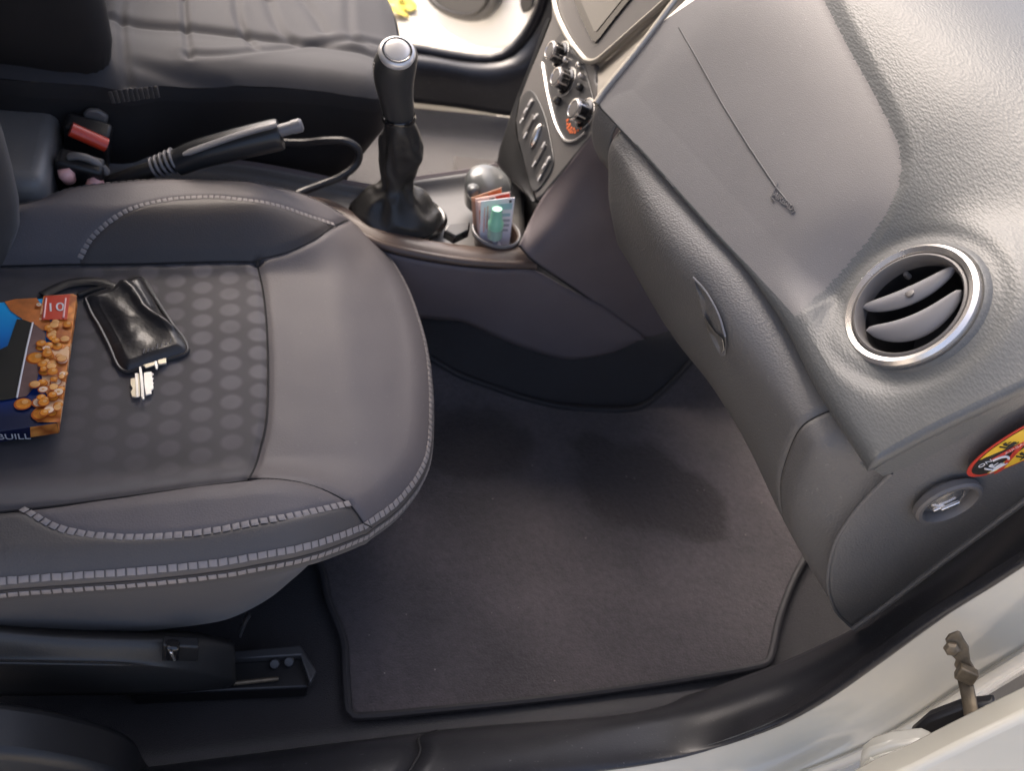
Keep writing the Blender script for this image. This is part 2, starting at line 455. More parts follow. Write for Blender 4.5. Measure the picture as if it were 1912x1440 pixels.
def insert_mat():
    """dark cloth with staggered columns of paler satin ovals"""
    m, t, b = new_mat('seat_dotted_cloth'); N, L = t.nodes, t.links
    tc = N.new('ShaderNodeTexCoord'); sp = N.new('ShaderNodeSeparateXYZ'); L.new(tc.outputs['Object'], sp.inputs[0])
    def math_(op, a, b_=None, c=None):
        n = N.new('ShaderNodeMath'); n.operation = op
        for i, q in enumerate((a, b_, c)):
            if q is None: continue
            if isinstance(q, (int, float)): n.inputs[i].default_value = q
            else: L.new(q, n.inputs[i])
        return n.outputs[0]
    PX, PY = .066, .0305
    def lattice(ox, oy):
        u = math_('SUBTRACT', math_('FRACT', math_('ADD', math_('DIVIDE', sp.outputs[0], PX), ox)), .5)
        v = math_('SUBTRACT', math_('FRACT', math_('ADD', math_('DIVIDE', sp.outputs[1], PY), oy)), .5)
        uu = math_('MULTIPLY', u, PX / .0125); vv = math_('MULTIPLY', v, PY / .0118)
        return math_('SQRT', math_('ADD', math_('MULTIPLY', uu, uu), math_('MULTIPLY', vv, vv)))
    d = math_('MINIMUM', lattice(.28, 0), lattice(.78, .5))
    mr = N.new('ShaderNodeMapRange'); mr.interpolation_type = 'SMOOTHSTEP'
    mr.inputs[1].default_value = 1.22; mr.inputs[2].default_value = .68; L.new(d, mr.inputs[0])
    nz = N.new('ShaderNodeTexNoise'); nz.inputs['Scale'].default_value = 6; nz.inputs['Detail'].default_value = 4; L.new(tc.outputs['Object'], nz.inputs['Vector'])
    # ovals fade out towards the back and the near side
    fx = N.new('ShaderNodeMapRange'); fx.inputs[1].default_value = -.42 - SEATX; fx.inputs[2].default_value = -.24 - SEATX; L.new(sp.outputs[0], fx.inputs[0])
    fx.inputs[3].default_value = .10
    fy = N.new('ShaderNodeMapRange'); fy.inputs[1].default_value = -.52 - SEATY; fy.inputs[2].default_value = -.34 - SEATY; fy.inputs[3].default_value = .15; L.new(sp.outputs[1], fy.inputs[0])
    f = math_('MULTIPLY', mr.outputs[0], math_('MULTIPLY', fx.outputs[0], fy.outputs[0]))
    n2 = N.new('ShaderNodeTexNoise'); n2.inputs['Scale'].default_value = 30; L.new(tc.outputs['Object'], n2.inputs['Vector'])
    f = math_('MULTIPLY', f, math_('ADD', n2.outputs['Fac'], .4))
    mx = N.new('ShaderNodeMix'); mx.data_type = 'RGBA'; L.new(f, mx.inputs[0])
    cr = N.new('ShaderNodeValToRGB'); cr.color_ramp.elements[0].position = .35; cr.color_ramp.elements[1].position = .65
    cr.color_ramp.elements[0].color = (.045, .040, .041, 1); cr.color_ramp.elements[1].color = (.066, .060, .063, 1)
    L.new(nz.outputs['Fac'], cr.inputs[0]); L.new(cr.outputs[0], mx.inputs[6])
    mx.inputs[7].default_value = (.125, .114, .120, 1)
    L.new(mx.outputs[2], b.inputs['Base Color']); b.inputs['Roughness'].default_value = .75
    b.inputs['Sheen Weight'].default_value = .2
    wv = N.new('ShaderNodeTexNoise'); wv.inputs['Scale'].default_value = 900; L.new(tc.outputs['Object'], wv.inputs['Vector'])
    bp = N.new('ShaderNodeBump'); bp.inputs['Strength'].default_value = .4; bp.inputs['Distance'].default_value = .0006
    L.new(wv.outputs['Fac'], bp.inputs['Height']); L.new(bp.outputs[0], b.inputs['Normal'])
    return m
# ------------------------------------------------------------------ height surfaces split into panels
def poly_dist(pts, line, closed=False):
    pts = np.asarray(pts, float); L = np.asarray(line, float)
    if closed: L = np.vstack([L, L[:1]])
    best = np.full(len(pts), 1e9)
    for i in range(len(L) - 1):
        a, b = L[i], L[i + 1]; d = b - a; q = max(d @ d, 1e-12)
        t = np.clip(((pts - a) @ d) / q, 0, 1)
        best = np.minimum(best, np.hypot(*(pts - a - t[:, None] * d).T))
    return best

def inside(pts, poly):
    pts = np.asarray(pts, float); L = np.asarray(poly, float); n = len(L)
    r = np.zeros(len(pts), bool); j = n - 1
    for i in range(n):
        xi, yi = L[i]; xj, yj = L[j]
        c = ((yi > pts[:, 1]) != (yj > pts[:, 1])) & (pts[:, 0] < (xj - xi) * (pts[:, 1] - yi) / (yj - yi + 1e-15) + xi)
        r ^= c; j = i
    return r

def xy(pts): return [(p[0], p[1]) for p in pts]

def split_build(V, F, cls, names, mats, parent, face=CP, ang=50, **k):
    """V (n,3), F list of quads, cls: class per face -> one object per class"""
    out = []
    V = np.asarray(V)
    for c, (nm, mt) in enumerate(zip(names, mats)):
        fs = [F[i] for i in range(len(F)) if cls[i] == c]
        if not fs: out.append(None); continue
        used = sorted({i for f in fs for i in f}); ix = {q: i for i, q in enumerate(used)}
        mb = MB(); mb.v = [tuple(V[q]) for q in used]; mb.f = [tuple(ix[i] for i in f) for f in fs]; mb.mi = [0] * len(fs)
        out.append(mb.build(nm, mt, parent, face=face, ang=ang, merge=False, **k))
    return out

def stitch_row(name, pts, nrm, parent, mat, step=.0085, ln=.0068, wd=.0075, th=.0012, lift=.0004):
    """a run of short threads lying across a seam; nrm(p) gives the surface normal"""
    q = resample(pts, step=step)
    mb = MB()
    for i in range(len(q) - 1):
        c = (q[i] + q[i + 1]) / 2; d = (q[i + 1] - q[i]).normalized(); n = nrm(c).normalized()
        s = n.cross(d).normalized(); d = (d + s * random.uniform(-.10, .10)).normalized()
        a = d * ln / 2 * random.uniform(.93, 1.04); b = s * wd / 2 * random.uniform(.92, 1.05)
        c = c + n * lift
        base = [c - a - b, c + a - b, c + a + b, c - a + b]
        top = [c - a * .55 - b * .8 + n * th, c + a * .55 - b * .8 + n * th, c + a * .55 + b * .8 + n * th, c - a * .55 + b * .8 + n * th]
        mid = [c - a * .9 - b * .97 + n * th * .6, c + a * .9 - b * .97 + n * th * .6, c + a * .9 + b * .97 + n * th * .6, c - a * .9 + b * .97 + n * th * .6]
        mb.loft([base, mid, top])
    o = mb.build(name, mat, parent, ang=50)
    return tag(o, kind='stuff')

# ------------------------------------------------------------------ passenger seat
SEATX, SEATY = -.33, -.33
M['insert'] = insert_mat()
YC = -.325
def z_seat(x, y):
    b = sstep(.150, .235, abs(y - YC + .0 * x))
    far = y > YC
    h = (.058 if far else .044) * b * sstep(-.03, -.20, x)
    z = .283 + .022 * sstep(-.40, -.14, x) + h
    z -= .006 * math.exp(-((y - YC) / .10) ** 2 - ((x + .36) / .14) ** 2)
    z -= .022 * sstep(-.09, .03, x)
    return z
seat = thing('passenger_seat', 'nearest seat, grey leatherette with dotted cloth centre and pale double stitching', 'car seat', (SEATX, SEATY, 0))
O_px = [(60, 376), (130, 353), (200, 343), (300, 334), (400, 335), (500, 347), (570, 365), (640, 399), (685, 433), (722, 475), (755, 530), (778, 590),
        (793, 650), (801, 735), (799, 820), (785, 873), (750, 923), (700, 963), (650, 990), (560, 1018), (450, 1038), (300, 1057), (150, 1069), (0, 1080)]
ROLL = .011
ol = [drape(px, py, lambda x, y: z_seat(x, y) - ROLL) for px, py in O_px]
ol = [Vector((-.62, -.135, .32)), Vector((-.53, -.115, .32))] + ol + [Vector((-.53, -.632, .32)), Vector((-.62, -.62, .32))]
ol = resample(cr_open(ol, 8), count=420)
olxy = np.array(xy(ol))
seam = {}
def dr(px_list, n=8): return cr_open([drape(a, b, z_seat) for a, b in px_list], n)
s_far = dr([(480, 483), (300, 485), (150, 487), (0, 490)]) + [Vector((-.62, -.135, .3))]
s_front = dr([(480, 483), (490, 530), (498, 600), (501, 690), (498, 780), (485, 840), (464, 892)])
s_near = dr([(464, 892), (350, 906), (200, 926), (0, 950)]) + [Vector((-.62, -.52, .3))]
a_far = dr([(148, 482), (168, 446), (200, 415), (250, 386), (320, 370), (400, 366), (470, 373), (550, 392), (625, 418)])
l_far = dr([(480, 483), (540, 466), (590, 442), (625, 418), (650, 406)])
a_near = dr([(38, 948), (100, 981), (160, 996), (250, 1002), (350, 996), (450, 980), (550, 961), (655, 938)])
l_near = dr([(464, 892), (520, 893), (580, 904), (640, 930), (672, 956), (696, 979)])
cx, cy = -.32, -.33
NR = 130
V = []
for i in range(NR + 1):
    r = i / NR
    r = 1 - (1 - r) ** 1.15
    for k in range(len(ol)):
        V.append((cx + (ol[k].x - cx) * r, cy + (ol[k].y - cy) * r))
V2 = np.array(V)
zz = np.array([z_seat(a, b) for a, b in V2])
de = poly_dist(V2, olxy, True)
zz -= ROLL * np.clip(1 - de / .028, 0, 1) ** 2
for s_, dep, wd in ((s_far, .007, .006), (s_front, .004, .005), (s_near, .007, .006), (a_far, .0022, .004), (a_near, .0022, .004), (l_far, .004, .005), (l_near, .003, .005)):
    d = poly_dist(V2, xy(s_)); zz -= dep * np.exp(-(d / wd) ** 2)
zz += np.array([.0022 * mnoise.noise(Vector((a * 9, b * 9, 0))) + .0008 * mnoise.noise(Vector((a * 30, b * 22, 4))) for a, b in V2])
# pulled creases of the leatherette near the seams
V3 = np.column_stack([V2, zz])
n = len(ol); F = []
for i in range(NR):
    for k in range(n):
        k2 = (k + 1) % n
        F.append((i * n + k, (i + 1) * n + k, (i + 1) * n + k2, i * n + k2))
ctr = np.array([[V2[f[0]], V2[f[1]], V2[f[2]], V2[f[3]]] for f in F]).mean(axis=1)
ins_poly = xy(s_far)[::-1] + xy(s_front)[1:] + xy(s_near)[1:]
kf = next(i for i, p in enumerate(s_far) if p.x < a_far[0].x)
kn = next(i for i, p in enumerate(s_near) if p.x < a_near[0].x)
far_in = xy(a_far) + xy(l_far)[::-1][3:] + xy(s_far)[1:kf]
near_in = xy(a_near) + xy(l_near)[::-1] + xy(s_near)[1:kn]
lf_end, ln_end = l_far[-1], l_near[-1]
cls = np.zeros(len(F), int)
far_side = ctr[:, 1] > YC
# side strips: beyond the arcs, behind the short cross seams
lfx = np.array(xy(l_far)); lnx = np.array(xy(l_near))
def xlim(y, L):
    o = np.argsort(L[:, 1]); return np.interp(y, L[o, 1], L[o, 0])
cls[(far_side) & (ctr[:, 0] < xlim(ctr[:, 1], lfx)) & (ctr[:, 1] > lfx[:, 1].min())] = 3
cls[(~far_side) & (ctr[:, 0] < xlim(ctr[:, 1], lnx)) & (ctr[:, 1] < lnx[:, 1].max())] = 4
cls[(cls == 0) & (ctr[:, 0] < -.30) & far_side] = 3
cls[(cls == 0) & (ctr[:, 0] < -.30) & (~far_side)] = 4
cls[inside(ctr, far_in)] = 2
cls[inside(ctr, near_in)] = 5
cls[inside(ctr, ins_poly)] = 1
parts = split_build(V3, F, cls, ['front_panel', 'cloth_insert', 'bolster_pocket', 'side_bolster', 'side_bolster', 'bolster_pocket'],
                    [M['leather'], M['insert'], M['leather_shade'], M['leather'], M['leather_edge'], M['leather']], seat)
def on_seat(pts, lift=0.0):
    q = np.array(xy(pts)); d = poly_dist(q, olxy, True)
    return [Vector((p.x, p.y, z_seat(p.x, p.y) - ROLL * max(0, 1 - d[i] / .028) ** 2 + lift)) for i, p in enumerate(pts)]
for s_, lift, rr in ((s_far, -.0062, .0013), (s_front, -.0032, .0012), (s_near, -.0062, .0013), (l_far, -.0032, .0009), (l_near, -.0024, .0009)):
    MB().tube(on_seat(s_, lift), rr, 6).build('seam', M['seam'], seat)
def seat_n(p):
    e = .004
    return Vector((-(z_seat(p.x + e, p.y) - z_seat(p.x - e, p.y)) / (2 * e), -(z_seat(p.x, p.y + e) - z_seat(p.x, p.y - e)) / (2 * e), 1))
stitch_row('stitching', on_seat(a_near, -.0016), seat_n, seat, M['thread'], .0088, .0075, .0070, .0006)
stitch_row('stitching', on_seat(a_far, -.0016), seat_n, seat, M['thread'], .0072, .0060, .0066, .0006)
# outer edge: rolled rim, double stitched seam, cloth valance
cxy = Vector((cx, cy, 0))
on = []
for k in range(n):
    t = (ol[(k + 1) % n] - ol[k - 1]); t.z = 0; nn = Vector((t.y, -t.x, 0)).normalized()
    if nn.dot(Vector((ol[k].x - cx, ol[k].y - cy, 0))) < 0: nn = -nn
    on.append(nn)
rim = [Vector((ol[k].x, ol[k].y, V3[NR * n + k][2])) for k in range(n)]
def ring(o_, dz, low=None):
    out = []
    for k in range(n):
        q = rim[k] + on[k] * o_ + Vector((0, 0, dz)); out.append(q)
    return out
prof_edge = [(0, 0), (.0035, -.0022), (.0062, -.0058), (.0070, -.0090), (.0055, -.0102), (.0045, -.0108)]
mb = MB(); mb.grid([ring(a, b) for a, b in prof_edge], closeu=True)
mb.build('edge_piping', M['leather_edge'], seat, face=None)
prof_val = [(.0045, -.0108), (.0070, -.0122), (.0085, -.018), (.008, -.030), (.005, -.05), (.001, -.085), (-.004, -.12), (-.016, -.155)]
rows = []
for (a, b) in prof_val:
    r_ = []
    for k in range(n):
        f = sstep(-.24, .0, rim[k].x)
        dz = b * (1 - .42 * f) if b < -.03 else b
        aa = a - (.0 if a > 0 and b > -.04 else .05 * f * min(1, (-b - .03) / .07))
        r_.append(rim[k] + on[k] * aa + Vector((0, 0, dz)) + Vector((0, 0, .003 * mnoise.noise(rim[k] * 8) * (-b / .1))))
    rows.append(r_)
mb = MB(); mb.grid(rows, closeu=True); mb.build('valance', M['valance'], seat)
k0 = 10; k1 = n - 12
def rim_n(up):
    P2 = np.array(xy(rim))
    def f(p):
        k = int(np.argmin((P2[:, 0] - p.x) ** 2 + (P2[:, 1] - p.y) ** 2))
        return on[k] + Vector((0, 0, up))
    return f
stitch_row('stitching', [rim[k] + on[k] * .0022 + Vector((0, 0, -.0016)) for k in range(k0, k1)], rim_n(1.1), seat, M['thread'], .0092, .0080, .0068, .0007)
stitch_row('stitching', [rim[k] + on[k] * .0080 + Vector((0, 0, -.0165)) for k in range(k0, k1)], rim_n(.15), seat, M['thread'], .0092, .0078, .0060, .0007)
# cushion underside pan
mb = MB(); mb.grid([rows[-1], [rim[k] + on[k] * (-.07) + Vector((0, 0, -.13)) for k in range(n)]], closeu=True)
mb.add([rim[k] + on[k] * (-.07) + Vector((0, 0, -.13)) for k in range(n)], [tuple(range(n))]); mb.build('seat_pan', M['black'], seat)

# plastic side trim with the small tilt switch
def side_row(pxs, y): return [P(a, b, y=yy) for (a, b), yy in zip(pxs, y)]
st = [[P(-60, 1160, y=-.600), P(100, 1172, y=-.600), P(250, 1178, y=-.600), P(360, 1180, y=-.598), P(430, 1196, y=-.594)],
      [P(-60, 1170, y=-.632), P(100, 1183, y=-.632), P(250, 1189, y=-.632), P(360, 1192, y=-.628), P(438, 1210, y=-.612)],
      [P(-60, 1226, y=-.650), P(100, 1230, y=-.650), P(250, 1234, y=-.650), P(360, 1246, y=-.646), P(440, 1262, y=-.620)],
      [P(-60, 1240, y=-.652), P(100, 1244, y=-.652), P(250, 1248, y=-.652), P(360, 1262, y=-.646), P(440, 1275, y=-.620)],
      [P(-60, 1300, y=-.636), P(100, 1300, y=-.636), P(250, 1298, y=-.636), P(360, 1292, y=-.634), P(425, 1286, y=-.618)]]
patch('side_trim', st, M['side_trim'] if 'side_trim' in M else M['dkgrey'], seat, n=8, solid=.004)
sw = [P(304, 1200, y=-.648), P(372, 1204, y=-.648), P(370, 1232, y=-.650), P(302, 1230, y=-.650)]
mb = MB(); mb.prism([p + Vector((0, -.004, .001)) for p in sw], (0, .012, 0)); fr = mb.build('switch_frame', M['black'], seat, bevel=.002)
sw2 = [P(311, 1203, y=-.652), P(336, 1205, y=-.652), P(334, 1229, y=-.654), P(309, 1227, y=-.654)]
mb = MB(); mb.prism([p + Vector((0, -.006, .001)) for p in sw2], (0, .012, 0)); sb = mb.build('switch_button', M['gloss'], fr, bevel=.003)
mb = MB(); mb.prism([p + Vector((0, -.0085, .001)) for p in [P(317, 1206, y=-.654), P(323, 1207, y=-.654), P(329, 1222, y=-.654), P(324, 1222, y=-.654)]], (0, .003, 0)); mb.build('switch_mark', M['chrome'], fr, bevel=.0008)

# backrest: thick bolstered slab leaning back, near edge of the frame
mb = MB()
rings = []
for zz_, x0, yo in ((.25, -.53, .0), (.33, -.495, .0), (.40, -.497, .0), (.50, -.502, .0), (.62, -.525, .005), (.75, -.56, .01), (.86, -.60, .03)):
    r_ = []
    w2 = .255 - yo; cyb = -.345
    for a in range(40):
        th = 2 * math.pi * a / 40
        c_, s_ = math.cos(th), math.sin(th)
        ex = abs(c_) ** .45 * (1 if c_ > 0 else -1) * w2
        ey = abs(s_) ** .6 * (1 if s_ > 0 else -1)
        u = ex / w2
        bol = .055 * sstep(.55, .85, abs(u)) - .02 * (1 - u * u)
        fx = x0 + (bol if ey > 0 else 0) + ey * .055 - .055
        r_.append(Vector((fx, cyb + ex, zz_)))
    rings.append(r_)
mb.loft(rings); mb.build('backrest', M['valance'], seat, sub=1, ang=180)
# runner under the cushion with its steel catch
rail = thing('seat_runner', 'black steel seat rail on the carpet below the nearest seat, bright catch at its end', 'seat rail', P(520, 1270, z=.02))
mb = MB(); a, b = P(250, 1275, z=.02), P(572, 1262, z=.02)
mb.box((a + b) / 2, (b - a) / 2, (0, .022, 0), (0, 0, .014)); mb.build('rail_channel', M['black'], rail, bevel=.003)
mb = MB(); a, b = P(436, 1277, z=.04), P(520, 1268, z=.04); mb.tube([a, a.lerp(b, .5), b], .0028, 8); mb.build('catch_bar', M['rusty'], rail)
for q, (px, py) in enumerate(((513, 1240), (540, 1236))):
    mb = MB(); mb.lathe(P(px, py, z=.042), (-.3, -.6, .8), [(0, -.004), (.006, -.004), (.006, .002), (.005, .003), (0, .0035)], 16)
    mb.build('bolt', M['dkgrey'], rail)
mb = MB(); mb.prism([P(430, 1225, z=.035), P(560, 1213, z=.035), P(590, 1262, z=.035), P(578, 1285, z=.035), P(560, 1232, z=.035), P(434, 1240, z=.035)], (0, 0, .012)); mb.build('end_cover', M['dkgrey'], rail, bevel=.002)
# recliner strap end seen between cushion and trim
mb = MB(); mb.tube([P(448, 1185, y=-.60), P(458, 1160, y=-.595), P(466, 1148, y=-.59)], .006, 8, flat=.3); mb.build('trim_strap', M['dkgrey'], seat)
# ------------------------------------------------------------------ dashboard
dash = thing('dashboard', 'grey plastic dashboard with a round air vent, glovebox and airbag panel', 'dashboard', (.35, -.40, .30))
Z0 = .598
CREST = [(1060, 118), (1112, 185), (1195, 275), (1330, 425), (1420, 520), (1500, 612), (1570, 725), (1648, 841)]
cp = [P(a, b, z=Z0) for a, b in CREST]
cps = cr_open(cp, 12); cys = np.array([p.y for p in cps])[::-1]; cxs = np.array([p.x for p in cps])[::-1]
def xc(y): return float(np.interp(y, cys, cxs))
def gdash(t):
    if t < 0: return t * 1.0
    a, b = .10, .34
    if t < a: return t
    u = min(1, (t - a) / (b - a))
    return t - .88 * ((b - a) * (u ** 3 - u ** 4 / 2) + max(0, t - b))
def s_dash(x, y): return Z0 + gdash(x - xc(y))
YE0 = cp[-1].y
pe = drape(1912, 713, lambda x, y: s_dash(x, y)); 
def y_end(t): return YE0 + (pe.y - YE0) * min(1.5, t / max(.02, pe.x - xc(pe.y)))
# airbag panel outline
ab_px = [(1114, 192), (1180, 262), (1250, 340), (1330, 432), (1400, 512), (1440, 556), (1482, 592), (1492, 586), (1530, 540), (1580, 487), (1630, 433), (1660, 392), (1678, 350), (1683, 308),
         (1676, 270), (1655, 222), (1620, 155), (1575, 75), (1540, 5), (1510, -60), (1400, -160), (1330, -90), (1258, -3), (1205, 68), (1160, 128)]
ab = [drape(a, b, s_dash) for a, b in ab_px]
abxy = xy(ab)
VC = drape(1700, 573, s_dash); VN = Vector((-.8546, .1073, .5080)).normalized()
# keep the vent ring where the photograph shows it, at its real distance
yL = cp[1].y + .05
NT, NY = 260, 280
Vd, Fd = [], []
ts = [q / NT * .62 for q in range(NT + 1)]
ts = [(q / NT) ** 1.35 * .75 for q in range(NT + 1)]
for t in ts:
    ye = y_end(t)
    for j in range(NY + 1):
        y = yL + (ye - yL) * j / NY
        Vd.append((xc(y) + t, y))
Vd = np.array(Vd)
# let the sheet's edges follow the panel's outline exactly
_L = np.array(xy(resample(ab, step=.0015, closed=True)))
_cell = np.maximum(abs(yL - YE0) / NY, np.repeat(np.gradient(np.array(ts)), NY + 1)) * .5
_d0 = poly_dist(Vd, abxy, True)
for _i in np.nonzero(_d0 < _cell)[0]:
    _k = int(np.argmin(((_L - Vd[_i]) ** 2).sum(1))); Vd[_i] = _L[_k]
zd = np.array([s_dash(a, b) for a, b in Vd])
din = inside(Vd, abxy); dd = poly_dist(Vd, abxy, True)
sd_ = np.where(din, -dd, dd)
# outer pad stands proud of the airbag panel beyond its far and right edges
tt = Vd[:, 0] - np.array([xc(b) for b in Vd[:, 1]])
wq = .004 + .012 * np.clip((tt - .10) / .12, 0, 1); q_ = np.clip((sd_ + wq * .2) / wq, 0, 1); raise_ = (.0035 + .0065 * np.clip((tt - .10) / .12, 0, 1)) * q_ * q_ * (3 - 2 * q_) * np.clip((tt - .0) / .03, 0, 1)
zd = zd + raise_
# long soft hollow pressed into the airbag panel
hol = poly_dist(Vd, xy([drape(a, b, s_dash) for a, b in ((1180, 120), (1225, 185), (1270, 250), (1320, 325), (1370, 400), (1405, 450), (1440, 500))]))
zd -= .003 * np.exp(-(hol / .05) ** 2) * np.clip(-sd_ / .03, 0, 1)
# swelling round the vent
rv = np.hypot(Vd[:, 0] - VC.x, (Vd[:, 1] - VC.y))
vr3 = np.array([(Vector((a, b, c)) - VC - VN * (Vector((a, b, c)) - VC).dot(VN)).length for (a, b), c in zip(Vd, zd)])
RV = .0
for px, py in ((1579, 581), (1732, 454), (1820, 548), (1677, 693)):
    RV += (PP(px, py, (tuple(VC), tuple(VN))) - VC).length / 4
print('vent', VC, RV, 'pe', pe, YE0)
dome = np.array([ (VC - Vector((a, b, c))).dot(VN) for (a, b), c in zip(Vd, zd)])
k_ = np.exp(-(np.clip(vr3 - RV * 1.05, 0, 1) / (RV * .55)) ** 2)
ts_ = np.clip(tt / .030, 0, 1); pull = (dome) * k_ * .85 * ts_ * ts_ * (3 - 2 * ts_)
Vd3 = np.column_stack([Vd, zd]) + pull[:, None] * np.array(VN)[None, :]
Vd3 += (np.exp(-((vr3 - RV * 1.22) / (RV * .14)) ** 2) * -.0025)[:, None] * np.array(VN)[None, :]
Vd3[:, 2] += [.001 * mnoise.noise(Vector((a * 10, b * 10, 2))) for a, b in Vd]
for i in range(NT):
    for j in range(NY):
        a = i * (NY + 1) + j; Fd.append((a, a + 1, a + NY + 2, a + NY + 1))
Fd = np.array(Fd)
cen = Vd3[Fd].mean(axis=1); c2 = cen[:, :2]
cl = np.where(inside(c2, abxy), 1, 0)
relc = cen - np.array(VC); hc = relc @ np.array(VN); rc = np.sqrt(np.maximum(0, (relc ** 2).sum(1) - hc ** 2))
cl = np.where((rc < RV * .86) & (np.abs(hc) < .12), -1, cl)
# the centre bezel takes over left of this line
bz = xy([drape(1258, -3, s_dash), drape(1114, 192, s_dash)])
lx0, ly0 = bz[1]; lx1, ly1 = bz[0]
side_ = (lx1 - lx0) * (c2[:, 1] - ly0) - (ly1 - ly0) * (c2[:, 0] - lx0)
cl = np.where((cl == 0) & (side_ > 0) & (c2[:, 1] > -.3) & (c2[:, 0] < .43), -1, cl)
pad, abp = split_build(Vd3, [tuple(f) for f in Fd], cl, ['upper_pad', 'airbag_panel'], [M['pad'], M['airbag']], dash, ang=60)
# lip below the crest and along the end of the pad
lipp = [(0, 0), (-.0036, -.0044), (-.0056, -.0095), (-.0062, -.015), (-.0052, -.021), (-.001, -.026), (.006, -.028), (.020, -.030)]
YS = cp[1].y
yy = [YS + (YE0 - YS) * j / 120 for j in range(121)]
def lf_(y): return .16 + .84 * sstep(-.44, -.62, y)
row_l = [[Vector((xc(y) + a * lf_(y), y, Z0 + c * lf_(y))) for y in yy] for a, c in lipp]
for r_, (a, c) in zip(row_l, lipp):      # round the corner towards the door
    pass
mb = MB(); mb.grid(row_l)
endp = []
ends = [(0, 0), (-.002, -.0012), (-.0045, -.004), (-.0055, -.009), (-.0055, -.020), (-.003, -.027), (.004, -.030), (.010, -.031)]
tse = [q / 60 * .42 for q in range(61)]
rowe = []
for a, c in ends:
    rowe.append([Vector((xc(YE0) + t if False else xc(y_end(t)) + t, y_end(t) + a, s_dash(xc(y_end(t)) + t, y_end(t)) + c + .008 * min(1, max(0, t / .03)))) for t in tse])
mb.grid(rowe)
# corner
cor = []
for q in range(len(lipp)):
    arc = []
    A = row_l[q][-1]; B = rowe[q][0]
    for k in range(9):
        f = k / 8; p = A.lerp(B, f); o = Vector((lipp[q][0], ends[q][0], 0))
        arc.append(p + Vector((min(0, lipp[q][0]), min(0, ends[q][0]), 0)) * .42 * math.sin(math.pi * f))
    cor.append(arc)
mb.grid(cor)
mb.build('pad_lip', M['pad'], dash, ang=70)

# airbag emblem line, raised letters
ln = resample([drape(a, b, s_dash) for a, b in ((1268, 50), (1300, 105), (1350, 195), (1400, 275), (1450, 350), (1482, 388))], step=.006)
MB().tube([p + Vector((0, 0, -.0004)) for p in ln], .0009, 6).build('emboss_line', M['emboss'], dash)
M_ = 0
tri = [drape(a, b, s_dash) for a, b in ((1452, 342), (1440, 368), (1446, 376))]
MB().tube(tri, .0008, 6).build('emboss_mark', M['emboss'], dash)
MB().tube([drape(a, b, s_dash) for a, b in ((1482, 388), (1484, 394), (1478, 398))], .0009, 6).build('emboss_mark', M['emboss'], dash)
def text_on(name, s, px, py, surf_pt, n, updir, size, mat, parent, ext=.0004, rightdir=None):
    cu = bpy.data.curves.new(name, 'FONT'); cu.body = s; cu.size = size; cu.extrude = ext; cu.align_x = 'CENTER'; cu.align_y = 'CENTER'
    tmp = bpy.data.objects.new('tmp', cu); COL.objects.link(tmp)
    dg = bpy.context.evaluated_depsgraph_get(); me = bpy.data.meshes.new_from_object(tmp.evaluated_get(dg))
    bpy.data.objects.remove(tmp); bpy.data.curves.remove(cu)
    n = Vector(n).normalized(); r = Vector(rightdir); r = (r - n * r.dot(n)).normalized(); u = n.cross(r)
    mb = MB(); base = Vector(surf_pt)
    mb.v = [tuple(base + r * v.co.x + u * v.co.y + n * v.co.z) for v in me.vertices]; mb.f = [tuple(p.vertices) for p in me.polygons]; mb.mi = [0] * len(mb.f)
    bpy.data.meshes.remove(me)
    return mb.build(name, mat, parent, merge=False, ang=30)
q0 = drape(1463, 376, s_dash); q1 = drape(1456, 405, s_dash)
nd = (drape(1400, 200, s_dash) - drape(1300, 300, s_dash)).cross(drape(1450, 380, s_dash) - drape(1300, 140, s_dash)).normalized()
if nd.z < 0: nd = -nd
text_on('raised_lettering', 'AIRBAG', 0, 0, q0 + nd * .0004, nd, None, .0085, M['airbag'], dash, .0006, drape(1482, 392, s_dash) - drape(1445, 362, s_dash))

# ---- air vent
vent = thing('air_vent', 'round air vent with a bright chrome ring and two tilted blades', 'air vent', VC)
vent.parent = None
E1 = (PP(1780, 480, (tuple(VC), tuple(VN))) - VC).normalized(); E2 = VN.cross(E1)
ventp = dash
def vpart(name, prof, mat, par=dash, **k):
    mb = MB(); mb.lathe(VC, VN, [(r * RV, h) for r, h in prof], 72, u=E1); return mb.build(name, mat, par, ang=40, **k)
bpy.data.objects.remove(vent)
hs = vpart('vent_housing', [(.90, .004), (.80, .004), (.78, 0), (.76, -.012), (.74, -.05), (.5, -.075), (0, -.08)], M['black'])
tag(hs, 'round air vent drum at the door end of the dashboard')
ring_ = vpart('vent_ring', [(.99, -.012), (1.0, .002), (.985, .006), (.93, .0085), (.86, .0065), (.835, .003), (.835, -.004)], M['chrome'], hs)
vpart('vent_drum', [(.84, .003), (.83, .006), (.80, .0068), (.775, .005), (.765, -.004), (.755, -.035)], M['stack'], hs)
vpart('vent_surround', [(1.12, -.007), (1.085, -.001), (1.03, .0015), (.99, -.001), (.985, -.008)], M['pad'], hs)
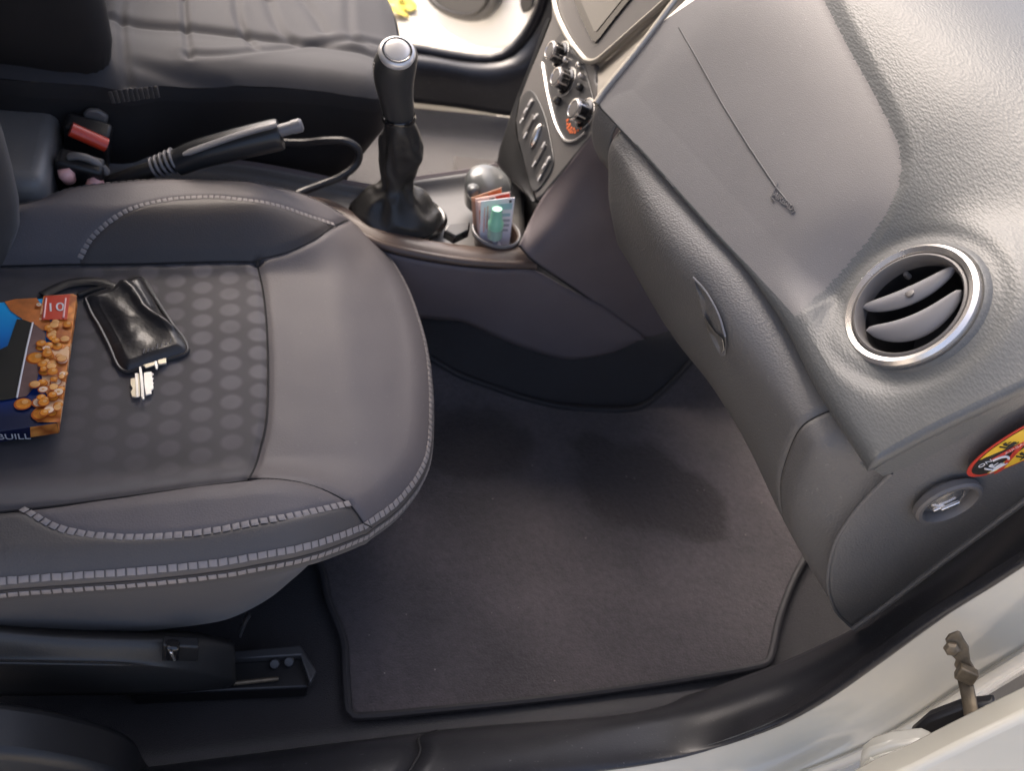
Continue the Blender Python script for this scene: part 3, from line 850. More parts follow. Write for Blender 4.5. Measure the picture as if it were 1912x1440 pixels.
# blades: thick leaf shapes across the drum
dirb = (PP(1760, 520, (tuple(VC), tuple(VN))) - PP(1610, 585, (tuple(VC), tuple(VN)))).normalized()
perp = VN.cross(dirb)
if perp.z < 0: perp = -perp
def blade(off, halfw, hh, tilt, hbase, bw=.008):
    rings = []
    for k in range(25):
        u = -1 + 2 * k / 24
        chord = hh * (1 - u * u) ** .5 * .9 + .0012
        bow = -bw * (1 - u * u)
        lim = halfw
        c = VC + dirb * u * lim + perp * (off + bow) + VN * hbase
        a = (perp * math.cos(tilt) + VN * math.sin(tilt)); b = (VN * math.cos(tilt) - perp * math.sin(tilt))
        rings.append([c + a * math.cos(2 * math.pi * q / 20) * chord + b * math.sin(2 * math.pi * q / 20) * (.0030 + .001 * (1 - u * u)) for q in range(20)])
    mb = MB().loft(rings); return mb.build('vent_blade', M['blade'], hs, ang=60)
blade(.0245, RV * .69, .0088, rad(16), -.004, .009)
blade(-.0035, RV * .70, .0118, rad(22), -.004, .017)
mb = MB(); mb.lathe(VC + perp * .045 + VN * -.010, VN, [(.0, .003), (.0022, .003), (.003, .001), (.003, -.004)], 12); mb.build('vent_pin', M['stack'], hs)
# small grey grip on the upper blade
mb = MB(); mb.lathe(VC + perp * .0185 + VN * -.0008 + dirb * .002, VN + perp * .3, [(.0, .0012), (.0065, .0008), (.008, 0), (.008, -.002)], 24, sx=.6); mb.build('blade_grip', M['stack'], hs)

# ---- lower dash and glovebox: sections across the car
def sec(y, pts):
    lift = (1 - lf_(y)) * .024
    return [Vector((xc(y) + a - (.004 * (1 - lf_(y)) if i < 2 else 0), y, Z0 + c + lift)) for i, (a, c) in enumerate(pts)]
S_mid = [(.018, -.022), (.004, -.030), (-.018, -.036), (-.031, -.046), (-.036, -.062), (-.030, -.085), (-.016, -.12), (.003, -.16), (.028, -.195), (.052, -.215), (.08, -.225), (.16, -.225)]
S_right = [(.018, -.022), (.010, -.030), (.0, -.038), (-.010, -.050), (-.012, -.066), (-.006, -.095), (.010, -.145), (.040, -.20), (.0665, -.2377), (.118, -.296), (.150, -.33), (.187, -.371)]
S_end = [(.030, -.022), (.032, -.032), (.031, -.045), (.029, -.065), (.0286, -.0916), (.0315, -.118), (.0372, -.1487), (.0598, -.2027), (.0868, -.251), (.1254, -.3028), (.1564, -.3337), (.1828, -.3571)]
S_left = [(.018, -.022), (.006, -.030), (.000, -.038), (-.002, -.046), (.000, -.062), (.010, -.09), (.024, -.13), (.044, -.17), (.062, -.20), (.084, -.215), (.11, -.225), (.16, -.225)]
def lerp_sec(A, B, f): return [(a[0] + (b[0] - a[0]) * f, a[1] + (b[1] - a[1]) * f) for a, b in zip(A, B)]
JOINT_Y = P(1556, 735, z=.565).y
def sect_at(y):
    if y > -.50: return lerp_sec(S_left, S_mid, sstep(-.17, -.42, y))
    if y > -.66: return lerp_sec(S_mid, S_right, sstep(-.50, -.66, y))
    return lerp_sec(S_right, S_end, sstep(-.66, YE0 + .004, y))
gy = [-.205 + (-.640 + .205) * k / 44 for k in range(45)]
def smooth_sec(y, n=4): return cr_open(sec(y, sect_at(y)), n)
glove = [smooth_sec(y) for y in gy]
for i, y in enumerate(gy):          # rounded left edge of the lid
    f = max(0, 1 - (gy[0] - y) / .022)
    if f > 0: glove[i] = [p + Vector((.012 * f * f, 0, 0)) for p in glove[i]]
mb = MB(); mb.grid(glove)
gb = mb.build('glovebox_lid', M['dash'], dash, face=CP, ang=60, solid=.004)
ry = [-.642 + (YE0 + .642) * k / 16 for k in range(17)]
right = [smooth_sec(y) for y in ry]
mb = MB(); mb.grid(right); mb.build('corner_trim', M['dash'], dash, face=CP, ang=60, solid=.004)
band = []
for k in range(14):
    y = -.168 - .042 * k / 13
    band.append(cr_open([Vector((xc(y) + a, y, Z0 + c)) for a, c in ((.016, -.002), (.003, -.004), (.000, -.010), (.000, -.022), (.004, -.040), (.013, -.060), (.028, -.080))], 4))
mb = MB(); mb.grid(band); mb.build('under_pad_band', M['dash'], dash, face=CP, ang=60, solid=.003)
MB().tube([p + Vector((.002, 0, 0)) for p in smooth_sec(-.641)], .0016, 6).build('lid_joint', M['seam'], dash)
# end cap facing the door
edge = smooth_sec(YE0)
capb = [P(1591, 1172, y=YE0 - .004), P(1650, 1130, y=YE0 - .006), P(1760, 1046, y=YE0 - .010), P(1912, 932, y=YE0 - .014), P(2010, 858, y=YE0 - .014)]
capt = [Vector((xc(YE0) + .031, YE0, Z0 - .030))] + [rowe[6][k] + Vector((0, .003, 0)) for k in (6, 14, 24, 36, 48, 60)]
tip = capb[0]
top_r = resample(capt, count=40); bot_r = resample(capb, count=40)
left_edge = [p for p in edge[5:] if p.z > tip.z + .003]
le = resample(left_edge + [tip], count=30)
rows = []
for i in range(40):
    f = i / 39
    rows.append([le[k].lerp(top_r[i].lerp(bot_r[i], k / 29), sstep(0, .12, f) if i else 0) + Vector((0, -.006 * math.sin(math.pi * min(1, f * 6) * .5) * math.sin(math.pi * k / 29) , 0)) if f < .12 else
                 top_r[i].lerp(bot_r[i], k / 29) + Vector((0, -.006 * math.sin(math.pi * k / 29), 0)) for k in range(30)])
mb = MB(); mb.grid(rows); mb.build('end_cap', M['dash'], dash, face=CP, ang=60, solid=.004)
MB().tube([p + Vector((0, -.002, 0)) for p in resample(capb, step=.01)], .0035, 8).build('cap_edge', M['dash'], dash)
MB().tube(le, .0022, 8).build('cap_rim', M['dash'], dash)
xe = xc(YE0)
mb = MB(); mb.prism([Vector((xe + a, y_end(a) - .0046, Z0 + c)) for a, c in ((.003, -.024), (.020, -.034), (.045, -.018), (.12, .082), (.20, .150), (.26, .19), (.26, .20), (.20, .165), (.12, .112), (.012, -.004))], (0, .014, 0)); mb.build('pad_end_filler', M['pad'], dash, bevel=.001)
EP = (tuple(Vector((.45, YE0 - .009, .4))), (0, 1, 0))
# keyed airbag switch in the end cap
kc = PP(1768, 935, EP); kn = Vector((0, -1, 0)); r_k = abs((PP(1832, 912, EP) - PP(1706, 958, EP)).length) / 2
ku = (PP(1832, 905, EP) - PP(1706, 958, EP)).normalized()
mb = MB(); mb.lathe(kc, kn, [(r_k, -.002), (r_k, .004), (r_k * .94, .0065), (r_k * .84, .0065), (r_k * .78, .003), (r_k * .76, -.004), (r_k * .74, -.014)], 48, u=ku, sx=1.0)
kr = mb.build('key_switch', M['stack'], dash)
mb = MB(); mb.lathe(kc + Vector((0, .002, 0)), kn, [(r_k * .75, -.012), (r_k * .7, -.010), (r_k * .55, .002), (r_k * .3, .005), (0, .006)], 40, u=ku); mb.build('switch_rotor', M['chrome'], kr)
mb = MB(); mb.box(kc + kn * .0062, ku * r_k * .28, ku.cross(kn) * r_k * .07, kn * .0018); mb.build('key_slot', M['chrome'], kr, bevel=.001)
mb = MB(); mb.box(kc + kn * .004 - ku * r_k * .30, ku * r_k * .18, ku.cross(kn) * r_k * .06, kn * .0018); mb.build('key_slot', M['chrome'], kr, bevel=.001)
# ------------------------------------------------------------------ the body shell, floor and ground
def z_floor(x, y):
    z = .155 * sstep(-.165, -.095, y) * (1 - sstep(.085, .14, y))
    z += .012 * mnoise.noise(Vector((x * 3, y * 3, 1))) * 0
    z += .75 * max(0, x - .74) + .06 * sstep(.60, .74, x) * .3
    z += .06 * sstep(-.665, -.725, y) + .03 * sstep(.68, .74, y)
    return z
gr = MB(); gr.add([(-30, -30, -.32), (30, -30, -.32), (30, 30, -.32), (-30, 30, -.32)], [(0, 1, 2, 3)])
tag(gr.build('ground', M['ground']), kind='structure')
mb = MB(); mb.grid([[Vector((-1.5 + 2.6 * i / 150, -.745 + 1.49 * j / 160, z_floor(-1.5 + 2.6 * i / 150, -.745 + 1.49 * j / 160))) for j in range(161)] for i in range(151)])
fl = tag(mb.build('floor', [M['carpet'], M['carpet_tan']], face=(0, 0, 3), ang=180), kind='structure')
for p in fl.data.polygons:
    if p.center.y > .12: p.material_index = 1
MAT_STAINS = [(.42, -.325, .145, 1, 1.15), (.50, -.37, .10, 1, 1), (.17, -.24, .15, 1, 1.5), (.37, -.25, .07, 1.3, 1)]
M['mat'] = mat_mat()
mo_px = [(604, 1075), (612, 1120), (628, 1160), (642, 1200), (645, 1250), (648, 1300), (656, 1336), (700, 1338), (800, 1329), (1000, 1308), (1200, 1282), (1320, 1264), (1400, 1250), (1430, 1240),
         (1440, 1218), (1450, 1170), (1470, 1110), (1503, 1040), (1560, 960), (1560, 800), (1480, 640), (1400, 665), (1345, 692), (1290, 718), (1230, 748), (1175, 766), (1100, 765), (1000, 757), (860, 745), (700, 735), (560, 800), (560, 960)]
mo = [P(a, b, z=.012) for a, b in mo_px]
mo = resample(cr_open(mo + [mo[0]], 6)[:-1], count=300, closed=True)
fm = thing('floor_mat', 'dark carpet floor mat with damp stains in the front footwell', 'floor mat', P(1000, 1000, z=.0))
mc = Vector((.25, -.38, .012))
mb = MB()
rows = []
for i in range(41):
    r = (i / 40)
    rows.append([Vector((mc.x + (p.x - mc.x) * r, mc.y + (p.y - mc.y) * r, 0)) for p in mo])
def z_mat(x, y): return .012 + .0035 * mnoise.noise(Vector((x * 4, y * 4, 3))) + max(0, z_floor(x, y))
rows = [[Vector((p.x, p.y, z_mat(p.x, p.y))) for p in r] for r in rows]
mb.grid(rows, closeu=True); mb.build('mat_pile', M['mat'], fm, loc=(0, 0, 0), face=CP, ang=180, solid=.006)
MB().tube([p + Vector((0, 0, .001)) for p in rows[-1]] + [rows[-1][0] + Vector((0, 0, .001))], .0055, 8).build('mat_binding', M['binding'], fm)

body = thing('car_body', 'cream white car body shell with black sill trim and roof lining', 'car body', (0, 0, -.2))
def rail(pts, y): return [P(a, b, y=y) for a, b in pts]
def dense(pts, c=60): return resample(cr_open(pts, 8), count=c)
# sill trim on the near side: foot line, inner top, ridge, outer edge
back = Vector((-1.3, 0, 0))
foot = [Vector((-1.3, -.690, .01)), Vector((-.6, -.690, .01))] + [P(a, b, y=-.690) for a, b in ((650, 1358), (1000, 1330), (1250, 1298))] + [P(1437, 1246, y=-.700), P(1560, 1192, y=-.705)]
foot = [Vector((p.x, p.y, max(.012, p.z - .07))) if i < 5 else p for i, p in enumerate(foot)]
foot += [P(1591, 1175, y=-.712), P(1700, 1092, y=-.716), P(1800, 1018, y=-.718), P(1912, 936, y=-.720), P(2010, 864, y=-.720)]
inn = [Vector((-1.3, -.728, .095)), Vector((-.6, -.728, .095))] + [P(a, b, y=-.730) for a, b in ((640, 1392), (1000, 1362), (1250, 1330))] + [P(1420, 1285, y=-.735), P(1530, 1235, y=-.738),
      P(1625, 1180, y=-.738), P(1730, 1105, y=-.738), P(1820, 1040, y=-.740), P(1912, 968, y=-.740), P(2010, 895, y=-.740)]
rid = [Vector((-1.3, -.760, .122)), Vector((-.6, -.760, .122))] + [P(a, b, y=-.760) for a, b in ((640, 1425), (1000, 1396), (1250, 1368))] + [P(1420, 1325, y=-.765), P(1530, 1280, y=-.768),
      P(1650, 1205, y=-.768), P(1760, 1125, y=-.768), P(1840, 1060, y=-.770), P(1912, 1004, y=-.770), P(2010, 930, y=-.770)]
out = [Vector((-1.3, -.785, .100)), Vector((-.6, -.785, .100))] + [P(a, b, y=-.795) for a, b in ((640, 1480), (1000, 1452), (1250, 1420))] + [P(1420, 1367, y=-.800), P(1530, 1312, y=-.800),
      P(1645, 1232, y=-.800), P(1760, 1148, y=-.800), P(1840, 1098, y=-.800), P(1912, 1052, y=-.800), P(2010, 990, y=-.800)]
R_ = [dense(r, 90) for r in (foot, inn, rid, out)]
cols = [cr_open([R_[k][i] for k in range(4)] + [R_[3][i] + Vector((0, .012, -.03))], 6) for i in range(90)]
cut = next(i for i in range(90) if R_[1][i].x > P(772, 1410, y=-.74).x)
mb = MB(); mb.grid(cols[:cut + 1]); mb.build('rear_sill_trim', M['sill'], body, face=CP, ang=180, solid=.003)
c2_ = [[p + Vector((.0015 if i == 0 else 0, 0, .0012)) for p in c] for i, c in enumerate(cols[cut:])]
mb = MB(); mb.grid(c2_); mb.build('front_sill_trim', M['sill'], body, face=CP, ang=180, solid=.003)
MB().tube([p + Vector((0, 0, .0005)) for p in cols[cut]], .0016, 6).build('trim_joint', M['seam'], body)
# painted flange, hinge pillar
o0 = R_[3]
r1 = dense([Vector((-1.3, -.80, .085)), Vector((-.6, -.80, .085))] + [P(a, b, y=-.812) for a, b in ((640, 1500), (1000, 1490), (1260, 1470), (1420, 1425), (1540, 1375), (1660, 1300), (1760, 1222), (1840, 1170), (1912, 1125), (2010, 1062))], 90)
r2 = dense([Vector((-1.3, -.84, .075)), Vector((-.6, -.84, .075))] + [P(a, b, y=-.838) for a, b in ((640, 1540), (1000, 1530), (1300, 1512), (1493, 1442), (1606, 1397), (1700, 1344), (1770, 1298), (1830, 1260), (1912, 1209), (2010, 1150))], 90)
r3 = [p + Vector((.03, -.004, -.035)) for p in r2]
r4 = [p + Vector((.12, .02, -.14)) for p in r2]
mb = MB(); mb.grid([cr_open([o0[i] + Vector((0, .006, -.003)), r1[i], r2[i], r3[i], r4[i]], 5) for i in range(90)])
mb.build('hinge_pillar', M['paint'], body, face=CP, ang=70)
# pressed creases of the pillar
# dark plates painting in the shade of the cavity behind the hinge
dk = [PP(a, b, ((.44, -.84, .36), (-.62, -.55, .30))) for a, b in ((1694, 1352), (1730, 1320), (1790, 1297), (1852, 1290), (1850, 1340), (1836, 1392), (1800, 1398), (1752, 1380), (1705, 1362))]
mb = MB(); mb.prism([p + Vector((-.012, -.014, .006)) for p in dk], (.01, .01, 0)); mb.build('pillar_shade_plate', M['rubber'], body, bevel=.004)
dk2 = [PP(a, b, ((.44, -.85, .34), (-.62, -.55, .30))) for a, b in ((1690, 1400), (1740, 1385), (1790, 1392), (1850, 1345), (1905, 1335), (1880, 1362), (1800, 1402), (1740, 1430), (1690, 1450))]
mb = MB(); mb.prism([p + Vector((-.014, -.016, .006)) for p in dk2], (.01, .01, 0)); mb.build('pillar_slot_shade', M['black'], body, bevel=.003)
# hinge casting
hp = ((.40, -.88, .36), (-.55, -.62, .35))
hg = [PP(a, b, hp) for a, b in ((1606, 1396), (1622, 1384), (1660, 1372), (1712, 1368), (1742, 1380), (1716, 1392), (1694, 1408), (1688, 1428), (1690, 1480), (1604, 1480), (1602, 1425))]
mb = MB(); mb.prism([p + Vector((-.006, -.010, .0)) for p in hg], (.016, .016, 0)); h_ = mb.build('hinge', M['paint'], body, bevel=.006, bseg=3)
hc_ = PP(1656, 1438, hp) + Vector((-.006, -.012, 0))
mb = MB(); mb.lathe(hc_, Vector((-.55, -.62, .35)), [(.0085, 0), (.0085, .006), (.006, .0065), (.0058, -.004), (0, -.004)], 24); mb.build('hinge_barrel', M['rusty'], h_)
for px, py in ((1632, 1402), (1700, 1382)):
    mb = MB(); mb.lathe(PP(px, py, hp) + Vector((-.007, -.011, 0)), Vector((-.55, -.62, .35)), [(.0065, 0), (.0065, .003), (.0052, .004), (.003, .0042), (0, .0042)], 6); mb.build('hinge_bolt', M['paint'], h_)
mb = MB(); mb.tube(cr_open([PP(a, b, hp) + Vector((-.007, -.012, .0)) for a, b in ((1612, 1420), (1616, 1404), (1640, 1390), (1675, 1381), (1708, 1378))], 5), .0022, 8); mb.build('hinge_rib', M['paint'], h_)
sl = [p + Vector((-.0016, -.0022, .0012)) for p in r2[62:88]]
MB().tube(sl, .0022, 6).build('seam_sealer', M['sealer'], body)
for i_, w_ in ((58, .006), (70, .004)):
    mb = MB(); c_ = r1[i_].lerp(r2[i_], .55); mb.lathe(c_ + Vector((-.0005, -.001, .0005)), Vector((-.5, -.7, .4)), [(w_, -.0004), (w_, .0008), (w_ * .7, .0014), (0, .0016)], 24); mb.build('body_plug', M['sealer'], body)
# edge of the opened front door
dr0 = [PP(a, b, ((.36, -.97, .30), (-.45, -.75, .45))) for a, b in ((1560, 1505), (1640, 1462), (1700, 1437), (1775, 1399), (1850, 1362), (1925, 1326), (2020, 1290), (2060, 1560), (1560, 1600))]
door = thing('open_door', 'cream edge of the opened near door in the bottom right corner', 'car door', dr0[3])
mb = MB(); mb.prism(dr0, (.03, .03, -.02)); mb.build('door_shell', M['paint'], door, bevel=.008, bseg=4)
# door check strap
cs = thing('door_check_strap', 'weathered steel door check strap bolted to the cream pillar by the open door', 'door strap', P(1790, 1200, y=-.83))
bp_ = [(1765, 1192), (1771, 1183), (1787, 1177), (1793, 1178), (1800, 1192), (1809, 1206), (1812, 1232), (1826, 1256), (1820, 1264), (1805, 1261), (1790, 1254), (1781, 1240), (1785, 1230), (1772, 1218)]
pl = ((P(1790, 1215, y=-.832)), (-.60, -.62, .30))
mb = MB(); mb.prism([PP(a, b, (tuple(pl[0]), pl[1])) for a, b in bp_], Vector((.6, .62, -.3)).normalized() * -.004); mb.build('bracket', M['rusty'], cs, bevel=.0015)
mb = MB(); mb.lathe(PP(1777, 1205, (tuple(pl[0]), pl[1])) + Vector((-.004, -.004, .002)), (-.6, -.62, .3), [(.0075, 0), (.0075, .003), (.005, .0055), (.002, .006), (0, .0062)], 6); mb.build('bolt', M['rusty'], cs)
mb = MB(); mb.box(PP(1803, 1246, (tuple(pl[0]), pl[1])) + Vector((-.006, -.008, .002)), Vector((.6, -.5, .1)).normalized() * .009, Vector((.1, -.2, -1)).normalized() * .009, Vector((-.6, -.62, .3)).normalized() * .006)
mb.build('pivot_block', M['rusty'], cs, bevel=.002)
sp_ = [P(1797, 1250, y=-.842), P(1806, 1290, y=-.862), P(1813, 1330, y=-.882), P(1816, 1365, y=-.90), P(1818, 1400, y=-.918)]
mb = MB(); mb.tube(cr_open(sp_, 5), .0068, 12, flat=.45, up=(-.6, -.6, .3)); mb.build('strap', M['rusty'], cs)

# roof, rear and side panels keep the cabin as dark as it is
def slab(name, a, b, mat, par=body):
    a = Vector(a); b = Vector(b); c = (a + b) / 2; h = (b - a) / 2
    mb = MB(); mb.box(c, (h.x, 0, 0), (0, h.y, 0), (0, 0, h.z)); return mb.build(name, mat, par, bevel=.01)
slab('roof', (-1.7, -.60, 1.26), (.20, .60, 1.30), M['headliner'])
slab('rear_panel', (-1.72, -.72, .0), (-1.68, .72, 1.2), M['black'])
slab('side_panel', (-1.7, -.80, .0), (-.62, -.75, 1.25), M['black'])
slab('side_panel', (-1.7, .77, .0), (-.75, .80, 1.0), M['black'])
slab('firewall', (1.12, -.76, -.05), (1.16, .76, .80), M['black'])
slab('cowl_side', (.66, -.76, -.02), (1.14, -.735, .72), M['black'])
# far side sill, seal and outer flange
sy = .74
mb = MB()
fs0 = [(-1.3, .70, .0), (.0, .70, .0), (.35, .70, .0), (.50, .70, .02), (.62, .70, .10), (.72, .70, .3)]
seal_px = [(640, 78), (775, 93), (830, 103), (900, 112), (940, 104), (972, 78), (998, 38), (1012, 0), (1030, -60)]
seal = [Vector((-1.3, .80, .13)), Vector((-.6, .80, .13))] + [P(a, b, y=.80) for a, b in seal_px]
seal = dense(seal, 60)
lowr = dense([Vector((-1.3, .72, .0)), Vector((-.6, .72, .0))] + [P(a, b, y=.735) for a, b in ((640, 176), (775, 192), (830, 198), (900, 208), (960, 218), (1010, 205), (1060, 150), (1090, 60), (1120, -40))], 60)
mb.grid([cr_open([lowr[i], lowr[i].lerp(seal[i], .55) + Vector((0, -.02, .035)), seal[i]], 6) for i in range(60)])
mb.build('far_sill_trim', M['sill'], body, face=CP, ang=180, solid=.003)
MB().tube(seal, .013, 12).build('door_seal', M['rubber'], body)
o1 = [p + Vector((.02, .015, -.01)) for p in seal]; o2 = [p + Vector((.04, .07, -.03)) for p in seal]; o3 = [p + Vector((.05, .08, -.20)) for p in seal]
mb = MB(); mb.grid([[o1[i], o2[i], o3[i]] for i in range(60)]); mb.build('far_sill_flange', M['paint2'], body, ang=60)

# opened driver's door beyond the sill
dpl = ((.65, .9, 0), (-.9, -.35, 0))
far_door = thing('open_door', 'opened far white door with a dark rounded lower pocket, seen beyond the steering side sill', 'car door', PP(900, 92, dpl))
o_px = [(770, -60), (779, -5), (800, 28), (835, 62), (880, 84), (925, 92), (960, 84), (988, 58), (1003, 22), (1012, -60)]
dn = Vector(dpl[1]).normalized()
mb = MB(); mb.prism(dense([PP(a, b, dpl) for a, b in o_px], 40), -dn * .05); mb.build('door_shell', M['paint2'], far_door, bevel=.012, bseg=4)
i_px = [(806, -60), (812, -5), (836, 22), (872, 37), (905, 38), (930, 22), (943, -2), (950, -60)]
mb = MB(); mb.prism([p + dn * .004 for p in dense([PP(a, b, dpl) for a, b in i_px], 40)], dn * .03); ip = mb.build('door_pocket', M['dkgrey'], far_door, bevel=.014, bseg=4)
mb = MB(); mb.tube([p + dn * .036 for p in dense([PP(a, b, dpl) for a, b in [(812, -40), (822, -8), (842, 12), (872, 24), (902, 24), (922, 10), (932, -10), (936, -40)]], 40)], .005, 8); mb.build('pocket_lip', M['rubber'], ip)
mb = MB(); mb.prism([p + dn * .004 for p in [PP(a, b, dpl) for a, b in ((978, -30), (979, 10), (984, 24), (992, 20), (1001, 12), (1005, -30))]], dn * .012); mb.build('door_opening', M['black'], far_door, bevel=.004)
# fallen leaves on the paving by the far door
lf = [(734, 6, 0.2), (747, 14, 1.3), (757, 4, 2.2), (766, 18, .7), (742, 26, 2.9)]
for q, (px, py, a) in enumerate(lf):
    c = P(px, py, z=-.312); u = Vector((math.cos(a), math.sin(a), .15)); v = Vector((-math.sin(a), math.cos(a), .1)); s_ = .030 + .012 * (q % 3)
    rows = []
    for i in range(7):
        t = -1 + i / 3; wd_ = (1 - t * t) ** .6 * .55 * s_ + .0008
        rows.append([c + u * t * s_ - v * wd_ + Vector((0, 0, .010)), c + u * t * s_ + Vector((0, 0, .002)), c + u * t * s_ + v * wd_ + Vector((0, 0, .012))])
    mb = MB(); mb.grid(rows); lo = mb.build('fallen_leaf', M['leaf'], loc=c, solid=.0006, ang=180)
    tag(lo, ['leftmost of the five yellow fallen leaves on the pale paving', 'yellow fallen leaf in the middle of the small cluster on the paving', 'topmost yellow fallen leaf of the cluster, at the picture edge', 'rightmost yellow fallen leaf, nearest to the far opened door', 'lowest yellow fallen leaf, nearest to the wrinkled seat cover'][q], 'leaf', 'fallen leaves on the paving')
# ------------------------------------------------------------------ centre stack (part of the dashboard)
SPn = Vector((-1, 0, .3)).normalized(); SP = ((.24, 0, .38), tuple(SPn))
def S(px, py, h=0): return PP(px, py, (tuple(Vector(SP[0]) + SPn * h), SP[1]))
face = [(1030, -40), (1029, 33), (1010, 82), (988, 135), (970, 182), (962, 225), (966, 262), (984, 322), (1000, 374), (1012, 366), (1080, 283), (1147, 201), (1112, 150), (1118, 60), (1140, -40)]
mb = MB(); mb.prism([S(a, b) for a, b in face], -SPn * .05); stk = mb.build('centre_stack', M['stack'], dash, bevel=.004, bseg=3)
lsa = [(1027, 33), (988, 137), (971, 182), (963, 225), (967, 262), (985, 322), (1000, 375)]
lsb = [(1026, 34), (986, 139), (966, 190), (946, 243), (931, 290), (934, 314), (998, 377)]
rows = [[S(a, b, -.001) for a, b in lsa], [S(a, b, -.004) for a, b in lsb], [S(a, b) + Vector((.06, .004, -.012)) for a, b in lsb], [S(a, b) + Vector((.30, .02, -.02)) for a, b in lsb]]
sf = [P(a, b, x=.262) for a, b in ((925, 300), (1000, 368), (1012, 395), (985, 440), (972, 466), (925, 475))]
mb = MB(); mb.prism(sf, (.05, 0, 0)); mb.build('stack_foot', M['black'], dash)
patch('stack_side', rows, M['black'], dash, face=None, solid=0)
# heater panel
hp_px = [(1048, 62), (1040, 72), (1018, 100), (1013, 120), (1018, 148), (1024, 180), (1036, 226), (1050, 254), (1060, 262), (1074, 260), (1092, 246), (1104, 224), (1110, 198), (1107, 176), (1090, 118), (1070, 82), (1058, 64)]
hpd = resample(cr_open([S(a, b, .0006) for a, b in hp_px + hp_px[:1]], 6)[:-1], count=70, closed=True)
mb = MB(); mb.prism(hpd, SPn * .0016); hpn = mb.build('heater_panel', M['dkgrey'], dash, bevel=.0006)
lft = [S(a, b, .003) for a, b in ((1013, 118), (1018, 150), (1024, 182), (1036, 228), (1050, 256), (1061, 263), (1075, 261), (1093, 247))]
MB().tube(cr_open(lft, 6), .0022, 8).build('panel_trim', M['chrome'], hpn)
def knob(px, py, r, ln, name='heater_knob', ring=True, off=(24, -10), mt='chrome'):
    top = S(px, py, ln); 
    mb = MB(); mb.lathe(top - SPn * ln, SPn, [(r * 1.35, .002), (r * 1.32, .005), (r * 1.05, .007), (r * 1.0, .010), (r * .95, ln - .004), (r * .9, ln - .001)], 40)
    k = mb.build(name, M['gloss'], dash, ang=30)
    mb = MB(); mb.lathe(top - SPn * ln, SPn, [(r * .96, ln - .0045), (r * .99, ln - .003), (r * .95, ln), (r * .80, ln + .0008), (r * .76, ln - .0006)], 40); mb.build('knob_ring', M['chrome'], k)
    mb = MB(); mb.lathe(top - SPn * ln, SPn, [(r * .78, ln - .001), (r * .7, ln + .0002), (0, ln + .0006)], 40); mb.build('knob_face', M['stack'], k)
    mb = MB(); mb.lathe(top - SPn * ln, SPn, [(r * 1.5, .001), (r * 1.5, .003), (r * 1.36, .0034)], 40); mb.build('dial_ring', M['chrome'], k)
    # ribs
    for q in range(12):
        a = 2 * math.pi * q / 12; e1 = Vector((0, 1, 0)); e2 = SPn.cross(e1)
        d = e1 * math.cos(a) + e2 * math.sin(a)
        if q % 2: continue
        mb = MB(); mb.box(top - SPn * (ln * .5) + d * r * .98, d * .0010, SPn.cross(d) * .0013, SPn * ln * .38); mb.build('knob_rib', M['chrome'], k, bevel=.0004)
    return k
k1 = knob(1026, 92, .0145, .024); k2 = knob(1037, 142, .0150, .024); k3 = knob(1070, 202, .0155, .024)
for px, py, r in ((1052, 96, .0050), (1058, 112, .0045), (1083, 122, .0045), (1087, 142, .0045), (1084, 163, .0055), (1042, 188, .0065)):
    mb = MB(); c = S(px, py, .004); mb.lathe(c, SPn, [(r, -.004), (r, .004), (r * .8, .006), (r * .5, .0065), (0, .0066)], 20); mb.build('heater_button', M['chrome'] if r < .0055 else M['gloss'], dash)
kc3 = S(1076, 205, .0)
c3 = S(1080, 212, .003)
e1 = Vector((0, -1, 0)); e2 = SPn.cross(e1)
if e2.z < 0: e2 = -e2
for q in range(15):
    a = rad(70 - q * 14)
    d = e1 * math.cos(a) + e2 * math.sin(a); tt_ = SPn.cross(d)
    big = q % 2 == 0
    mb = MB(); mb.box(c3 + d * .0275, d * (.0026 if big else .0016), tt_ * (.0011 + .0007 * (q > 7)), SPn * .0004); mb.build('temperature_mark', M['orange'], hpn)
for q in range(3):
    a = rad(-55 - q * 22); d = e1 * math.cos(a) + e2 * math.sin(a); tt_ = SPn.cross(d)
    mb = MB(); mb.box(c3 + d * .0225, d * .0018, tt_ * .0022, SPn * .0004); mb.build('temperature_mark', M['orange'], hpn)
# switch panel with pale symbols
C4 = lambda x, y: (900 + x / 4, y / 4)
sp_px = [C4(*q) for q in ((262, 900), (275, 820), (300, 730), (345, 675), (385, 685), (425, 745), (470, 850), (500, 960), (525, 1090), (540, 1200), (520, 1280), (480, 1345), (430, 1410), (385, 1425), (345, 1300), (300, 1130), (270, 1000))]
spd = resample(cr_open([S(a, b, .0006) for a, b in sp_px + sp_px[:1]], 6)[:-1], count=60, closed=True)
mb = MB(); mb.prism(spd, SPn * .0016); swp = mb.build('switch_panel', M['dkgrey'], dash, bevel=.0008)
def srect(px, py, lx, ly, mt, h=.003, nm='switch_symbol', dep=.0006, par=None):
    # symbols run along the slanted switch rows
    a = S(px, py, h); u = (S(px + 7, py - 13, h) - a).normalized(); v = SPn.cross(u)
    mb = MB(); mb.box(a, u * lx, v * ly, SPn * dep); return mb.build(nm, M[mt], par or swp, bevel=.0002 if nm == 'switch_symbol' else .0006)
for cx_, cy_ in ((342, 812), (352, 935), (432, 1150), (462, 1260)):
    srect(900 + cx_ / 4, cy_ / 4, .0175, .0055, 'stack', .003, 'rocker_switch', .0022)
